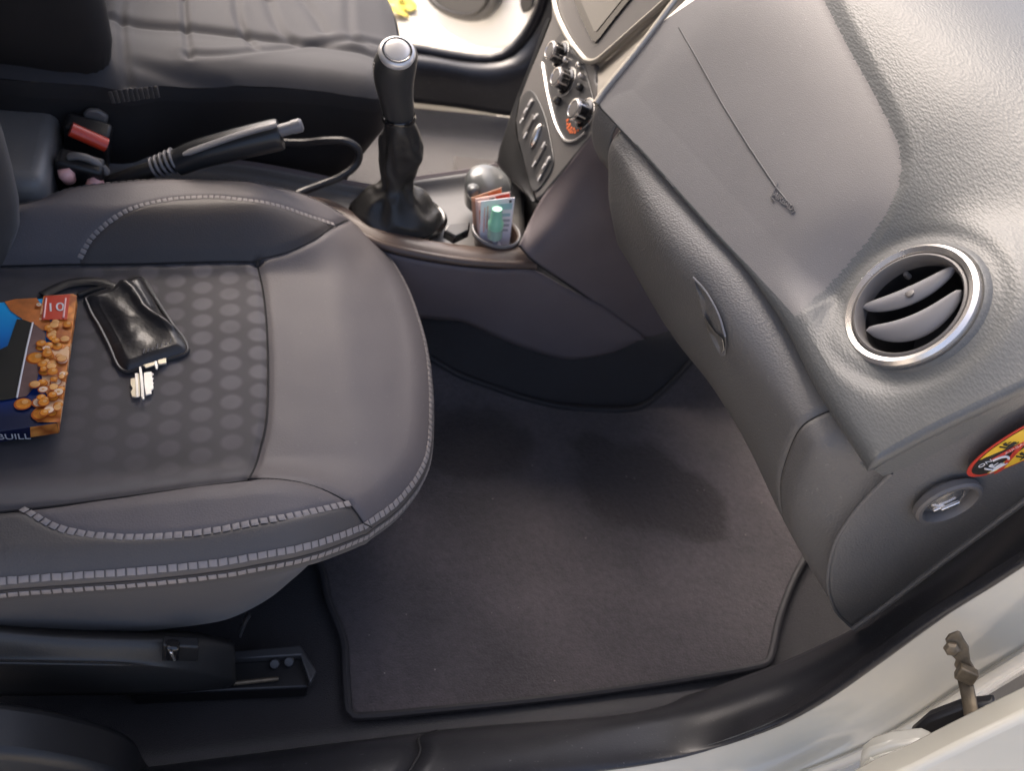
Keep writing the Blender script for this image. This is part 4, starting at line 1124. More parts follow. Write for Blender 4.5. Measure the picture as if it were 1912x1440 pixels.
for x_, y_, l_ in ((355, 765, .0045), (322, 825, .0045), (292, 900, .0045), (397, 870, .0048), (322, 1008, .0055), (458, 1080, .0050), (388, 1222, .0052), (492, 1190, .0048), (460, 1240, .0045), (428, 1325, .0055)):
    srect(900 + x_ / 4, y_ / 4, l_, .0014, 'white', .0058)
    if l_ < .005: srect(900 + (x_ + 14) / 4, (y_ - 14) / 4, l_ * .35, .0016, 'white', .0058)
ob = S(900 + 405 / 4, 1015 / 4, .003); u = (S(900 + 440 / 4, 930 / 4, .003) - ob).normalized()
mb = MB(); mb.lathe(ob, SPn, [(.0075, 0), (.0075, .002), (.0062, .0045), (.003, .0055), (0, .0057)], 32, sx=2.6, u=u); mb.build('hazard_button', M['chrome'], swp)
# screen surround with its silver frame
bzp = [(1034, -60), (1036, 8), (1058, 64), (1088, 106), (1100, 114), (1112, 113), (1126, 104), (1185, 52), (1252, -8), (1300, -60)]
bd = [S(a, b, .006) for a, b in bzp]
mb = MB(); mb.prism(resample(cr_open(bd, 8), count=60), -SPn * .012); srd = mb.build('screen_surround', M['stack'], dash, bevel=.003)
MB().tube(resample(cr_open([S(a, b, .009) for a, b in bzp], 8), count=90), .0042, 10).build('silver_frame', M['silver'], srd)
# plastic flank between the frame and the airbag panel
fl_px = [(1112, 113), (1126, 104), (1185, 52), (1252, -8), (1300, -60)]
rows = [[S(a, b, .004) for a, b in fl_px], [S(a + 4, b + 24, .0) for a, b in fl_px[:-1]] + [S(1305, -30, 0)], [drape(a, b, s_dash) + Vector((0, 0, .002)) for a, b in ((1114, 190), (1130, 168), (1190, 95), (1262, -2), (1312, -60))]]
patch('frame_flank', rows, M['silver'], dash)
MB().tube(cr_open([drape(a, b, s_dash) + Vector((0, 0, .001)) for a, b in ((1112, 194), (1130, 168), (1190, 94), (1262, -2), (1310, -62))], 8), .0040, 10).build('flank_edge', M['silver'], dash)
scr = [(1070, -60), (1072, -2), (1084, 30), (1106, 76), (1113, 80), (1121, 72), (1150, 34), (1184, -8), (1225, -60)]
mb = MB(); mb.prism([S(a, b, .0068) for a, b in scr], SPn * .002); sb_ = mb.build('screen_border', M['gloss'], srd, bevel=.0008)
scr2 = [(1082, -60), (1083, -4), (1110, 58), (1114, 58), (1170, -12), (1205, -60)]
mb = MB(); mb.prism([S(a, b, .0092) for a, b in scr2], SPn * .0006); mb.build('screen_glass', M['glass'], sb_)

# panel beside the footwell, below the dash
T = .0
st_ = lambda a, b: S(a, b, -.001)
rows = [[st_(1147, 199), st_(1080, 283), st_(1020, 357), P(990, 410, y=-.052), P(969, 458, y=-.092)],
        [P(1165, 235, y=-.105), P(1112, 322, y=-.085), P(1062, 400, y=-.092), P(1022, 450, y=-.100), P(1000, 491, y=-.108)],
        [P(1195, 290, y=-.150), P(1168, 390, y=-.122), P(1140, 460, y=-.115), P(1110, 520, y=-.115), P(1082, 546, y=-.116)],
        [P(1270, 390, y=-.175), P(1260, 470, y=-.130), P(1235, 545, y=-.118), P(1215, 590, y=-.116), P(1200, 629, y=-.116)],
        [P(1400, 480, y=-.175), P(1400, 530, y=-.135), P(1380, 560, y=-.118), P(1340, 575, y=-.114), P(1310, 584, y=-.112)]]
patch('footwell_panel', rows, M['side'], dash, n=10)
MB().tube(dense([P(969, 458, y=-.093), P(1000, 491, y=-.109), P(1082, 546, y=-.117), P(1200, 629, y=-.117)], 30), .0014, 6).build('panel_joint', M['seam'], dash)
MB().tube(cr_open([P(1206, 262, y=-.178), P(1190, 285, y=-.178), P(1180, 303, y=-.172), P(1178, 330, y=-.165)], 6), .0016, 6).build('lid_joint', M['seam'], dash)
# glovebox finger recess
GP = [glove[i] for i in (10, 20, 30)]
rc = [(1298, 521), (1302, 540), (1312, 580), (1324, 620), (1338, 652), (1351, 668), (1358, 660), (1358, 632), (1345, 592), (1322, 550)]
def on_glove(px, py):
    best, bd_ = None, 1e9
    r = ray(px, py); r = Vector(r).normalized()
    for s_ in glove:
        for p in s_[:34]:
            d = p - CP; q = (d - r * d.dot(r)).length
            if q < bd_: bd_, best = q, p
    return CP + r * (best - CP).dot(r)
rp = [on_glove(a, b) for a, b in rc]
gc = sum(rp, Vector()) / len(rp); gn = (CP - gc).normalized()
rpd = resample(cr_open(rp + rp[:1], 5)[:-1], count=50, closed=True)
cc = on_glove(1338, 600)
rows = []
for f, h in ((1.0, .0012), (.93, .0022), (.82, -.0), (.6, -.004), (.3, -.006), (.02, -.007)):
    rows.append([cc + (p - cc) * f + Vector((-.8, -.2, .6)).normalized() * (h + .003) for p in rpd])
mb = MB(); mb.grid(rows, closeu=True); hd = mb.build('glovebox_pull', M['dash'], dash, ang=70)
lo_ = [on_glove(a, b) for a, b in ((1316, 590), (1326, 622), (1338, 650), (1350, 664), (1356, 655), (1353, 636), (1338, 622), (1324, 602))]
mb = MB(); mb.prism([p + Vector((-.8, -.2, .6)).normalized() * .004 for p in lo_], Vector((-.8, -.2, .6)).normalized() * .002); mb.build('pull_latch', M['silver'], hd, bevel=.001)
MB().tube([p + Vector((-.8, -.2, .6)).normalized() * .0055 for p in cr_open([on_glove(a, b) for a, b in ((1298, 521), (1322, 548), (1345, 590), (1358, 632))], 5)], .0012, 6).build('pull_edge', M['blade'], hd)

# warning sticker on the end cap
stc = PP(1925, 820, EP); u_ = (PP(1990, 782, EP) - PP(1850, 860, EP)).normalized(); v_ = Vector((0, -1, 0)).cross(u_)
if v_.z < 0: v_ = -v_
la = (PP(1925, 820, EP) - PP(1800, 862, EP)).length
def el(s, h, a0=0, a1=360, n_=64): return [stc + u_ * math.cos(rad(a0 + (a1 - a0) * k / n_)) * la * s + v_ * math.sin(rad(a0 + (a1 - a0) * k / n_)) * la * .52 * (s if s == 1 else s - .02) + Vector((0, -h, 0)) for k in range(n_ if a1 - a0 == 360 else n_ + 1)]
mb = MB(); mb.prism(el(1, .0012), (0, .0008, 0)); stk_ = mb.build('warning_sticker', M['red_ink'], dash)
mb = MB(); mb.prism(el(.93, .0016), (0, .0003, 0)); mb.build('sticker_field', M['black_ink'], stk_)
def spoly(pts, mt, h=.002, nm='sticker_print'):
    mb = MB(); mb.prism([stc + u_ * a * la + v_ * b * la + Vector((0, -h, 0)) for a, b in pts], (0, .0003, 0)); return mb.build(nm, M[mt], stk_)
def seg_pts(a0, a1, s=.92):
    return [(math.cos(rad(a0 + (a1 - a0) * k / 16)) * s, math.sin(rad(a0 + (a1 - a0) * k / 16)) * .52 * (s - .02)) for k in range(17)]
spoly(seg_pts(62, 140) [::-1] + [(-.16, .09), (.30, .09)] if False else seg_pts(60, 141) + [(-.05, .10)], 'yellow')
spoly(seg_pts(212, 292) + [(-.10, -.08)], 'yellow')
spoly([(-.62, .12), (.5, .12), (.5, .02), (-.55, .02)], 'red_ink')
spoly([(-.72, -.38), (-.60, -.40), (.02, .12), (-.12, .12)], 'red_ink', .0022)
spoly([(-.12, .02), (.05, .02), (.5, .46), (.36, .50)], 'red_ink', .0022)
text_on('sticker_text', 'ON', 0, 0, stc - u_ * la * .70 + v_ * la * .10 + Vector((0, -.0022, 0)), (0, -1, 0), None, .0085, M['white'], stk_, .0002, u_)
text_on('sticker_text', 'AIRBAG', 0, 0, stc - u_ * la * .22 + v_ * la * .07 + Vector((0, -.0024, 0)), (0, -1, 0), None, .0065, M['pink'], stk_, .0002, u_)
def pict(ox, oy, s, mt, child=True):
    L_ = [([(-.9, .5), (-.5, -.5), (.6, -.5)], .2), ([(-.9, -.75), (.8, -.75)], .10), ([(-.45, .3), (-.2, -.25), (.4, -.2), (.55, -.45)], .16), ([(-.3, .15), (.25, .25)], .10)]
    for pts, w_ in L_:
        MB().tube([stc + u_ * (ox + a * s) * la + v_ * (oy + b * s) * la + Vector((0, -.0026, 0)) for a, b in pts], w_ * .45 * s * la, 6).build('sticker_figure', M[mt], stk_)
    mb = MB(); mb.lathe(stc + u_ * (ox - .35 * s) * la + v_ * (oy + .55 * s) * la + Vector((0, -.0026, 0)), (0, -1, 0), [(.2 * s * la, 0), (.2 * s * la, .0006), (0, .0008)], 16); mb.build('sticker_figure', M[mt], stk_)
pict(-.60, -.12, .17, 'white'); pict(-.26, .30, .14, 'black_ink'); pict(-.18, -.26, .14, 'black_ink')
MB().tube([stc + u_ * (-.60 + .20 * math.cos(rad(a))) * la + v_ * (-.08 + .16 * math.sin(rad(a))) * la + Vector((0, -.0026, 0)) for a in range(-20, 100, 12)], .0012, 6).build('sticker_figure', M['white'], stk_)

# ------------------------------------------------------------------ centre console
con = thing('centre_console', 'black plastic tunnel console with brownish rim between the two front seats', 'console', (.06, 0, .1))
top = [(470, 352), (540, 372), (600, 392), (640, 415), (700, 449), (760, 468), (850, 484), (930, 491), (1002, 493)]
tp = dense([P(a, b, z=.288) for a, b in top], 60)
bt_ = dense([P(540, 470, y=-.10)] + [P(a, b, y=q) for a, b, q in ((640, 560, -.095), (760, 590, -.098), (830, 598, -.10), (870, 604, -.105), (950, 640, -.118), (1020, 664, -.125), (1070, 672, -.128), (1130, 662, -.126), (1170, 648, -.122), (1202, 630, -.117))], 60)
tp2 = dense([P(a, b, z=.288) for a, b in top] + [P(1082, 547, y=-.119), P(1201, 631, y=-.119)], 60)
mb = MB(); mb.grid([cr_open([tp2[i] + Vector((0, -.002, -.012)) * (1 - sstep(38, 50, i)) + Vector((0, 0, .004)) * sstep(38, 50, i), tp2[i].lerp(bt_[i], .5) + Vector((0, -.005, 0)), bt_[i]], 6) for i in range(60)])
mb.build('console_side', M['side'], con, face=CP, ang=180, solid=.003)
MB().tube([p + Vector((0, .002, -.004)) for p in tp], .0068, 12).build('console_rim', M['rim'], con)
inr = dense([P(a, b, z=.291) for a, b in ((440, 340), (540, 360), (610, 372), (660, 395), (720, 425), (790, 446), (870, 458), (940, 462), (985, 452))], 60)
mb = MB(); mb.grid([cr_open([tp[i], (tp[i] + inr[i]) / 2 + Vector((0, 0, .003)), inr[i]], 4) for i in range(60)]); mb.build('console_rim', M['rim'], con, face=CP, ang=180, solid=.004)
farr = dense([Vector((-.45, .10, .285)), Vector((-.2, .10, .285)), P(700, 352, z=.285), P(775, 337, z=.285), P(870, 323, z=.285), P(935, 312, z=.285), P(985, 330, z=.285)], 60)
inr2 = [Vector((-.45, -.04, .283))] + inr
inr2 = resample(inr2, count=60)
mb = MB(); mb.grid([cr_open([inr2[i] + Vector((0, 0, -.002)), inr2[i].lerp(farr[i], .12) + Vector((0, 0, -.018)), inr2[i].lerp(farr[i], .8) + Vector((0, 0, -.020)), farr[i]], 5) for i in range(60)])
mb.build('console_tray', M['console'], con, face=CP, ang=60, solid=.004)
mb = MB(); mb.grid([cr_open([farr[i], farr[i] + Vector((0, .012, -.01)), farr[i] + Vector((0, .02, -.15))], 4) for i in range(60)]); mb.build('console_side', M['side'], con, solid=.003)
mb = MB(); mb.box((-.62, .01, .20), (.185, 0, 0), (0, .085, 0), (0, 0, .16)); mb.build('rear_tunnel_box', M['console'], con, bevel=.02, bseg=4)
# cup holder
cc_ = P(926, 436, z=.292)
mb = MB(); mb.lathe(cc_, (0, 0, 1), [(.0385, -.002), (.0385, .0035), (.036, .005), (.0335, .003), (.0325, -.01), (.0300, -.03), (0, -.03)], 48); mb.build('cup_holder', M['rim'], con)
mb = MB(); mb.lathe(cc_ + Vector((0, 0, .003)), (0, 0, 1), [(.0388, -.001), (.0386, .0025), (.0368, .0034), (.0352, .0025), (.0352, -.002)], 48); mb.build('cup_holder_ring', M['blade'], con)

# ashtray with domed lid
ac = P(905, 372, z=.30)
ash = thing('domed_ashtray', 'shiny grey domed cup standing behind the folded leaflets', 'ashtray', ac)
mb = MB(); mb.lathe(ac + Vector((0, 0, -.01)), (0, 0, 1), [(.031, 0), (.034, .012), (.0365, .03), (.037, .036)], 40); mb.build('cup', M['gloss'], ash)
mb = MB(); mb.lathe(ac + Vector((0, 0, .026)), (.1, -.25, 1), [(.038, -.003), (.0385, .002), (.036, .010), (.028, .0175), (.016, .0215), (0, .0228)], 48); mb.build('domed_lid', M['console_gloss'], ash)
mb = MB(); mb.tube([P(883, 352, z=.345), P(884, 362, z=.332), P(886, 372, z=.322)], [.010, .009, .006], 10); mb.build('lid_tab', M['console_gloss'], ash, ang=180)

# gear lever
glb = P(745, 398, z=.288)
gl = thing('gear_lever', 'tall black gear lever with silver cap and leather gaiter', 'gear lever', glb)
def gp(px, py, y=0): return P(px, py, y=y)
ks = [((745, 217), .0205, .0205), ((743, 200), .0225, .021), ((739, 178), .0240, .022), ((736, 150), .0268, .0235), ((737, 122), .0290, .0255), ((741, 104), .0275, .025), ((744, 92), .0225, .021), ((745, 86), .015, .014), ((746, 83), .006, .006)]
def ellring(c, rx, ry, ax, n_=40, wob=0, seed=0):
    ax = ax.normalized(); a = Vector((1, 0, 0)); a = (a - ax * a.dot(ax)).normalized(); b = ax.cross(a)
    out = []
    for k in range(n_):
        t = 2 * math.pi * k / n_; d = a * math.cos(t) * rx + b * math.sin(t) * ry
        f = 1
        if wob: f = 1 + wob * (.5 - 1.6 * abs(mnoise.noise(Vector((math.cos(t) * 1.5, math.sin(t) * 1.5, c.z * 24 + seed))))) + wob * .45 * math.sin(3 * t + c.z * 60)
        out.append(c + d * f)
    return out
kp = [gp(*q[0]) for q in ks]
# resample the profile for smoothness
fp = cr_open(kp, 5); fr_ = cr_open([Vector((q[1], q[2], 0)) for q in ks], 5)
axd = (kp[-1] - kp[0]).normalized()
tilt = (axd + Vector((-.10, -.18, .1))).normalized()
mb = MB(); mb.loft([ellring(c, r.x, r.y, axd.lerp(tilt, i / len(fp))) for i, (c, r) in enumerate(zip(fp, fr_))]); mb.build('knob', M['gear_knob'], gl, ang=60)
capc = gp(741, 92) + Vector((-.001, -.006, .001))
mb = MB(); mb.lathe(capc + Vector((0, -.002, .0)), (-.12, -.42, .9), [(.0235, -.006), (.0245, -.001), (.0225, .003), (.019, .0045), (.0165, .0040), (.016, .0052), (.010, .0068), (0, .0072)], 48); kc_ = mb.build('knob_cap', M['cap_metal'], gl, ang=50)
mb = MB(); mb.lathe(capc + Vector((0, -.002, .0)), (-.12, -.42, .9), [(.0198, .0042), (.0188, .0056), (.0172, .0050)], 40); mb.build('cap_ring', M['gloss'], kc_)
st1 = [gp(*q) + Vector((0, -.004, 0)) for q in ((718, 205), (712, 190), (706, 172), (701, 150), (698, 130), (699, 112))]
stitch_row('knob_stitching', cr_open(st1, 5), lambda p: Vector((-1, -.6, .1)), gl, M['thread'], .0042, .0020, .0030, .0010, .0006)
mb = MB(); mb.lathe(gp(745, 219), (gp(743, 190) - gp(745, 219)), [(.0205, -.004), (.0235, -.003), (.0240, .001), (.0225, .004)], 36); mb.build('collar', M['gloss'], gl)
bs = [((746, 222), .0200, .020), ((749, 240), .0245, .022), ((751, 262), .0290, .024), ((751, 284), .0300, .025), ((745, 305), .0255, .023), ((741, 326), .0215, .021), ((741, 346), .0240, .024), ((742, 362), .036, .034), ((742, 375), .052, .044), ((743, 388), .0640, .052), ((744, 402), .0690, .056), ((744, 414), .0670, .054)]
bc = cr_open([gp(*q[0], y=-.004) for q in bs], 6); br = cr_open([Vector((q[1], q[2], 0)) for q in bs], 6)
rings = []
for i, (c, r) in enumerate(zip(bc, br)):
    f = i / (len(bc) - 1)
    wob = .26 * math.sin(math.pi * min(1, f * 1.15)) ** .7 if f < .86 else .05
    rings.append(ellring(c, r.x, r.y, Vector((0, .0, 1)), 72, wob, 5))
for rg in rings:
    for k, v in enumerate(rg):
        rg[k] = v + Vector((v.x * 0, 0, .010 * mnoise.noise(v * 30) * (1 if 8 < rings.index(rg) < len(rings) - 8 else .1)))
mb = MB(); mb.loft(rings, cap=False); mb.build('gaiter', M['gaiter'], gl, ang=180)
mb = MB(); mb.lathe(glb + Vector((0, 0, -.004)), (0, 0, 1), [(.075, -.004), (.076, .002), (.071, .006), (.067, .004)], 56, sx=.78, u=(0, 1, 0)); mb.build('gaiter_frame', M['gloss'], gl)

# handbrake
hb0, hb1 = P(285, 315, y=.005), P(548, 240, y=.005)
hb = thing('handbrake_lever', 'black handbrake lever with painted top highlight, ribbed collar and push button', 'handbrake', hb0)
def hpnt(px, py): return P(px, py, y=.005)
pth = [hpnt(330, 304), hpnt(370, 288), hpnt(430, 272), hpnt(480, 260), hpnt(515, 252), hpnt(524, 250)]
pc = cr_open(pth, 5); rr_ = [x.x for x in cr_open([Vector((q, 0, 0)) for q in (.0180, .0195, .0208, .0216, .0218, .0205)], 5)]
mb = MB(); mb.tube(pc, rr_, 24, flat=1.0); mb.build('grip', M['gloss_grip'], hb, ang=60)
tl = [P(342, 288, y=-.014), P(400, 267, y=-.015), P(460, 247, y=-.016), P(517, 231, y=-.016)]
mb = MB(); mb.tube(cr_open(tl, 5), [.003] + [.0062] * 13 + [.0068, .0055], 10, flat=.55); mb.build('grip_highlight', M['blade'], hb)  # pale strip painting the highlight along the black grip
for q in range(5):
    c = hpnt(289 + 9.5 * q, 313 - 3.6 * q); mb = MB(); mb.lathe(c, pth[1] - pth[0], [(.0118 + q * .0006, -.0018), (.0148 + q * .0006, -.0012), (.0152 + q * .0006, 0), (.0148 + q * .0006, .0012), (.0118 + q * .0006, .0018)], 28); mb.build('collar_rib', M['blade'], hb)
MB().tube([hpnt(200, 345), hpnt(250, 327), hpnt(290, 314), hpnt(335, 302)], .0115, 14).build('lever_shaft', M['black'], hb)
ax_ = (pth[-1] - pth[0]).normalized()
mb = MB(); mb.lathe(hpnt(522, 244), ax_, [(.0085, 0), (.0085, .018), (.0095, .0185), (.0095, .030), (.007, .0325), (0, .033)], 24); mb.build('release_button', M['blade'], hb)
cb = tag(MB().tube(cr_open([P(470, 262, y=.09), P(560, 266, y=.075), P(610, 262, y=.06), P(648, 264, y=.05), P(670, 282, y=.045), P(664, 308, y=.04), P(635, 330, y=.03), P(598, 345, y=.02), P(555, 362, y=.0), P(520, 385, y=.0)], 8), .0058, 10).build('strap_loop', M['rubber'], loc=P(560, 362, y=0)),
         'black cord loop hanging between handbrake and gear lever', 'cord')

# belt buckles
def buckle(name, label, c, up, across, red):
    up = Vector(up).normalized(); ac_ = Vector(across); ac_ = (ac_ - up * ac_.dot(up)).normalized(); th = up.cross(ac_)
    b = thing(name, label, 'belt buckle', c - up * .07, 'seat belt buckles')
    mb = MB(); mb.box(c - up * .022, ac_ * .029, th * .014, up * .045); mb.build('buckle_body', M['black'], b, bevel=.006, bseg=3)
    MB().tube([c - up * .16, c - up * .06], .012, 10, flat=.4).build('buckle_stalk', M['black'], b)
    return b, up, ac_, th
c1_ = P(165, 252, y=.06)
b1, up, ac_, th = buckle('seat_belt_buckle', 'upper belt buckle with bright red release bar', c1_, (.15, -.35, 1), P(200, 272, y=.06) - P(131, 240, y=.06), True)
a0, a1 = P(132, 241, y=.030), P(199, 271, y=.030)
mb = MB(); mb.tube([a0, a0.lerp(a1, .5), a1], .0105, 12, flat=.9); mb.build('release_button', M['red'], b1)
mb = MB(); mb.prism([P(x, y, y=.07) for x, y in ((154, 212), (163, 203), (183, 205), (202, 217), (198, 236), (176, 232), (156, 222))], (0, .015, -.006)); mb.build('buckle_mouth', M['stack'], b1, bevel=.004)
c2b = P(150, 318, y=-.01)
b2, up, ac_, th = buckle('seat_belt_buckle', 'lower belt buckle with grey arched top and ends painted pale pink with glare, by the nearest seat', c2b, (.15, -.35, 1), P(200, 322, y=-.01) - P(125, 292, y=-.01), False)
MB().tube(cr_open([P(125, 294, y=-.015), P(142, 291, y=-.015), P(165, 296, y=-.015), P(188, 309, y=-.015), P(203, 325, y=-.015)], 5), [.004] + [.0065] * 19 + [.003], 10, flat=.7).build('buckle_arch', M['stack'], b2)
MB().tube([P(140, 307, y=-.022), P(162, 316, y=-.022), P(184, 328, y=-.022)], .0055, 10, flat=.6).build('buckle_mouth', M['dkgrey'], b2)
for (x0_, y0_, x1_, y1_) in ((119, 314, 130, 337), (184, 334, 170, 352)):
    MB().tube([P(x0_, y0_, y=-.025), P((x0_ + x1_) / 2, (y0_ + y1_) / 2, y=-.027), P(x1_, y1_, y=-.025)], [.0085, .0105, .0085], 14).build('release_button', M['pink'], b2, ang=180)  # red button ends, their glare put into a pale pink
# ------------------------------------------------------------------ driver's seat
ds = thing('driver_seat', 'farther seat under a loose wrinkled light grey cover with dark sides', 'car seat', (-.25, .42, 0))
def dz(x, y):
    u = (y - .40)
    z = .405 - .018 * sstep(-.03, .07, x)
    z += .016 * math.exp(-((u + .225) / .06) ** 2) + .016 * math.exp(-((u - .225) / .06) ** 2)
    z -= .010 * math.exp(-((u + .30 - .17) / .012) ** 2)
    z += .010 * sstep(-.34, -.40, x)
    return z
O2 = [drape(a, b, lambda x, y: dz(x, y) - .01) for a, b in ((180, 155), (300, 156), (420, 157), (520, 160), (600, 167), (670, 178), (712, 178), (738, 150), (748, 110), (745, 70), (732, 10))]
O2 = [Vector((-.62, .08, .4))] + O2 + [Vector((.06, .55, .4)), Vector((.02, .66, .4)), Vector((-.1, .71, .4)), Vector((-.35, .72, .4)), Vector((-.62, .70, .4))]
O2 = resample(cr_open(O2, 6), count=300)
ocx, ocy = -.25, .40
vs = []
NR2 = 90
for i in range(NR2 + 1):
    r = 1 - (1 - i / NR2) ** 1.2
    vs += [(ocx + (p.x - ocx) * r, ocy + (p.y - ocy) * r) for p in O2]
vs = np.array(vs); z_ = np.array([dz(a, b) for a, b in vs])
de_ = poly_dist(vs, xy(O2), True); z_ -= .014 * np.clip(1 - de_ / .035, 0, 1) ** 2
def dd_(l): return [drape(a, b, dz) for a, b in l]
for l, dep, wd in ((((343, 0), (346, 40), (350, 75), (353, 108)), .006, .005), (((225, 0), (228, 60), (232, 110), (238, 145)), .006, .005), (((440, -10), (444, 30), (455, 60), (475, 88)), .006, .006),
                   (((355, 100), (430, 100), (520, 90), (600, 82), (720, 80)), .006, .008), (((560, -10), (585, 20), (605, 55)), .006, .010), (((650, -10), (655, 60), (690, 84)), .004, .008),
                   (((500, 0), (520, 50), (545, 80)), .005, .008), (((260, 120), (330, 135), (420, 150)), .005, .010)):
    d = poly_dist(vs, xy(cr_open(dd_(l), 5))); z_ -= dep * .7 * np.exp(-(d / wd) ** 2); z_ += dep * .15 * np.exp(-((d - wd * 2) / wd) ** 2)
z_ += np.array([.0035 * mnoise.noise(Vector((a * 7, b * 4, 7))) + .0012 * mnoise.noise(Vector((a * 20, b * 9, 2))) for a, b in vs])
n2 = len(O2); V4 = np.column_stack([vs, z_]); F4 = [(i * n2 + k, (i + 1) * n2 + k, (i + 1) * n2 + (k + 1) % n2, i * n2 + (k + 1) % n2) for i in range(NR2) for k in range(n2)]
mb = MB(); mb.v = [tuple(v) for v in V4]; mb.f = F4; mb.mi = [0] * len(F4)
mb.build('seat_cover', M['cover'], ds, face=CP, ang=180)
rim2 = [Vector(V4[NR2 * n2 + k]) for k in range(n2)]
rows = []
for o_, dzz in ((0, 0), (.004, -.006), (.006, -.02), (.005, -.06), (-.002, -.12), (-.015, -.20), (-.04, -.26), (-.06, -.34)):
    rr2 = []
    for k in range(n2):
        p = rim2[k]; t = rim2[(k + 1) % n2] - rim2[k - 1]; nn = Vector((t.y, -t.x, 0)).normalized()
        if nn.dot(Vector((p.x - ocx, p.y - ocy, 0))) < 0: nn = -nn
        front = sstep(-.12, .03, p.x)
        rr2.append(p + nn * (o_ - front * .08 * max(0, (-dzz - .06) / .2)) + Vector((0, 0, dzz)) + nn * .005 * mnoise.noise(p * 11 + Vector((0, 0, dzz * 9))))
    rows.append(rr2)
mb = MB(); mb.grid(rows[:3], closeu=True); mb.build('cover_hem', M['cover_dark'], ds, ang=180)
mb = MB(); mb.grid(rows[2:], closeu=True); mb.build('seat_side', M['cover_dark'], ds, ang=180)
rib = [P(a, b, y=.066) for a, b in ((205, 182), (235, 177), (270, 173), (298, 170))]
stitch_row('elastic_ribbing', rib, lambda p: Vector((0, -1, .5)), ds, M['valance'], .0065, .0048, .016, .0016, .003)
rings = []
for zz_, x0, hw in ((.36, -.40, .26), (.45, -.385, .275), (.55, -.40, .28), (.70, -.44, .28), (.85, -.49, .26), (.98, -.53, .22)):
    r_ = []
    for a in range(40):
        th = 2 * math.pi * a / 40; c_, s_ = math.cos(th), math.sin(th)
        ex = abs(c_) ** .45 * (1 if c_ > 0 else -1) * hw; ey = abs(s_) ** .6 * (1 if s_ > 0 else -1)
        bol = .04 * sstep(.6, .9, abs(ex / hw)) if ey > 0 else 0
        r_.append(Vector((x0 + bol + (ey * .06 - .06 if ey > 0 else ey * .24 - .06), .36 + ex, zz_)))
    rings.append(r_)
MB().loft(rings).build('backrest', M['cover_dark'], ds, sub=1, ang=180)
# corner of the driver's carpet mat
mt_ = [P(a, b, z=.012) for a, b in ((846, 293), (900, 300), (960, 308), (990, 340), (900, 345), (853, 330))]
dm = MB(); dm.prism([p for p in mt_], (0, 0, .006)); o = dm.build('heel_pad', M['valance'], loc=mt_[0], bevel=.003)
tag(o, 'corner of a darker carpet pad on the far footwell floor, beyond the console', 'carpet pad')

# ------------------------------------------------------------------ things lying on the nearest seat
def seat_z(p): return z_seat(p.x, p.y)
# box of sweets
h = .017
def on_h(px, py, hh=h): return drape(px, py, lambda x, y: .292 + hh)
TR, BR = on_h(141, 551), on_h(106, 790)
TL, BL = on_h(-145, 578), on_h(-170, 803)
box = thing('chocolate_box', 'blue and orange hazelnut chocolate box lying at the left edge of the seat', 'chocolate box', Vector((TR.x, BR.y, .285)))
ux = ((TR - TL) + (BR - BL)).normalized(); uy = (BR - TR); uy = (uy - ux * uy.dot(ux)); LY = uy.length; uy.normalize(); uz = ux.cross(uy)
if uz.z < 0: uz = -uz
def bx_(s, t, hh=0): return TR + (BR - TR) * t + (TL - TR) * s + uz * hh
mb = MB(); mb.prism([bx_(0, 0), bx_(0, 1), bx_(1, 1), bx_(1, 0)], -uz * h); card = mb.build('carton', M['box_blue'], box, bevel=.0012)
def pq(px, py, hh=.0006):
    n_ = uz; p0 = TR + uz * hh; r = Vector(ray(px, py)); return CP + r * ((p0 - CP).dot(n_) / r.dot(n_))
K = lambda l: [(x / 4.115, 500 + y / 4.115) for x, y in l]
def printed(nm, l, mt, hh=.0006, th=.0002):
    mb = MB(); mb.prism([pq(a, b, hh) for a, b in K(l)], -uz * th); return mb.build(nm, M[mt], card)
printed('printed_wafer', [(35, 260), (120, 240), (280, 232), (330, 300), (400, 440), (380, 500), (300, 470), (180, 400), (80, 330)], 'wafer', .0010)
printed('box_window', [(130, 395), (185, 400), (252, 425), (215, 590), (180, 760), (130, 1000), (20, 1020), (-200, 1010), (-150, 700), (60, 600)], 'window_dark', .0014)
printed('box_window', [(255, 425), (350, 500), (345, 640), (300, 760), (280, 900), (200, 990), (132, 998), (180, 760), (215, 590)], 'window_brown', .0016)
MB().tube([pq(a, b, .0018) for a, b in K([(252, 422), (205, 620), (160, 840), (130, 1000)])], .0011, 6).build('window_edge', M['white'], card)
printed('nut_print', [(335, 215), (560, 200), (590, 215), (462, 1185), (440, 1188), (290, 1186), (250, 1160), (255, 1100), (370, 1000), (330, 900), (310, 760), (400, 560), (360, 470), (430, 400), (300, 400)], 'nuts', .0012)
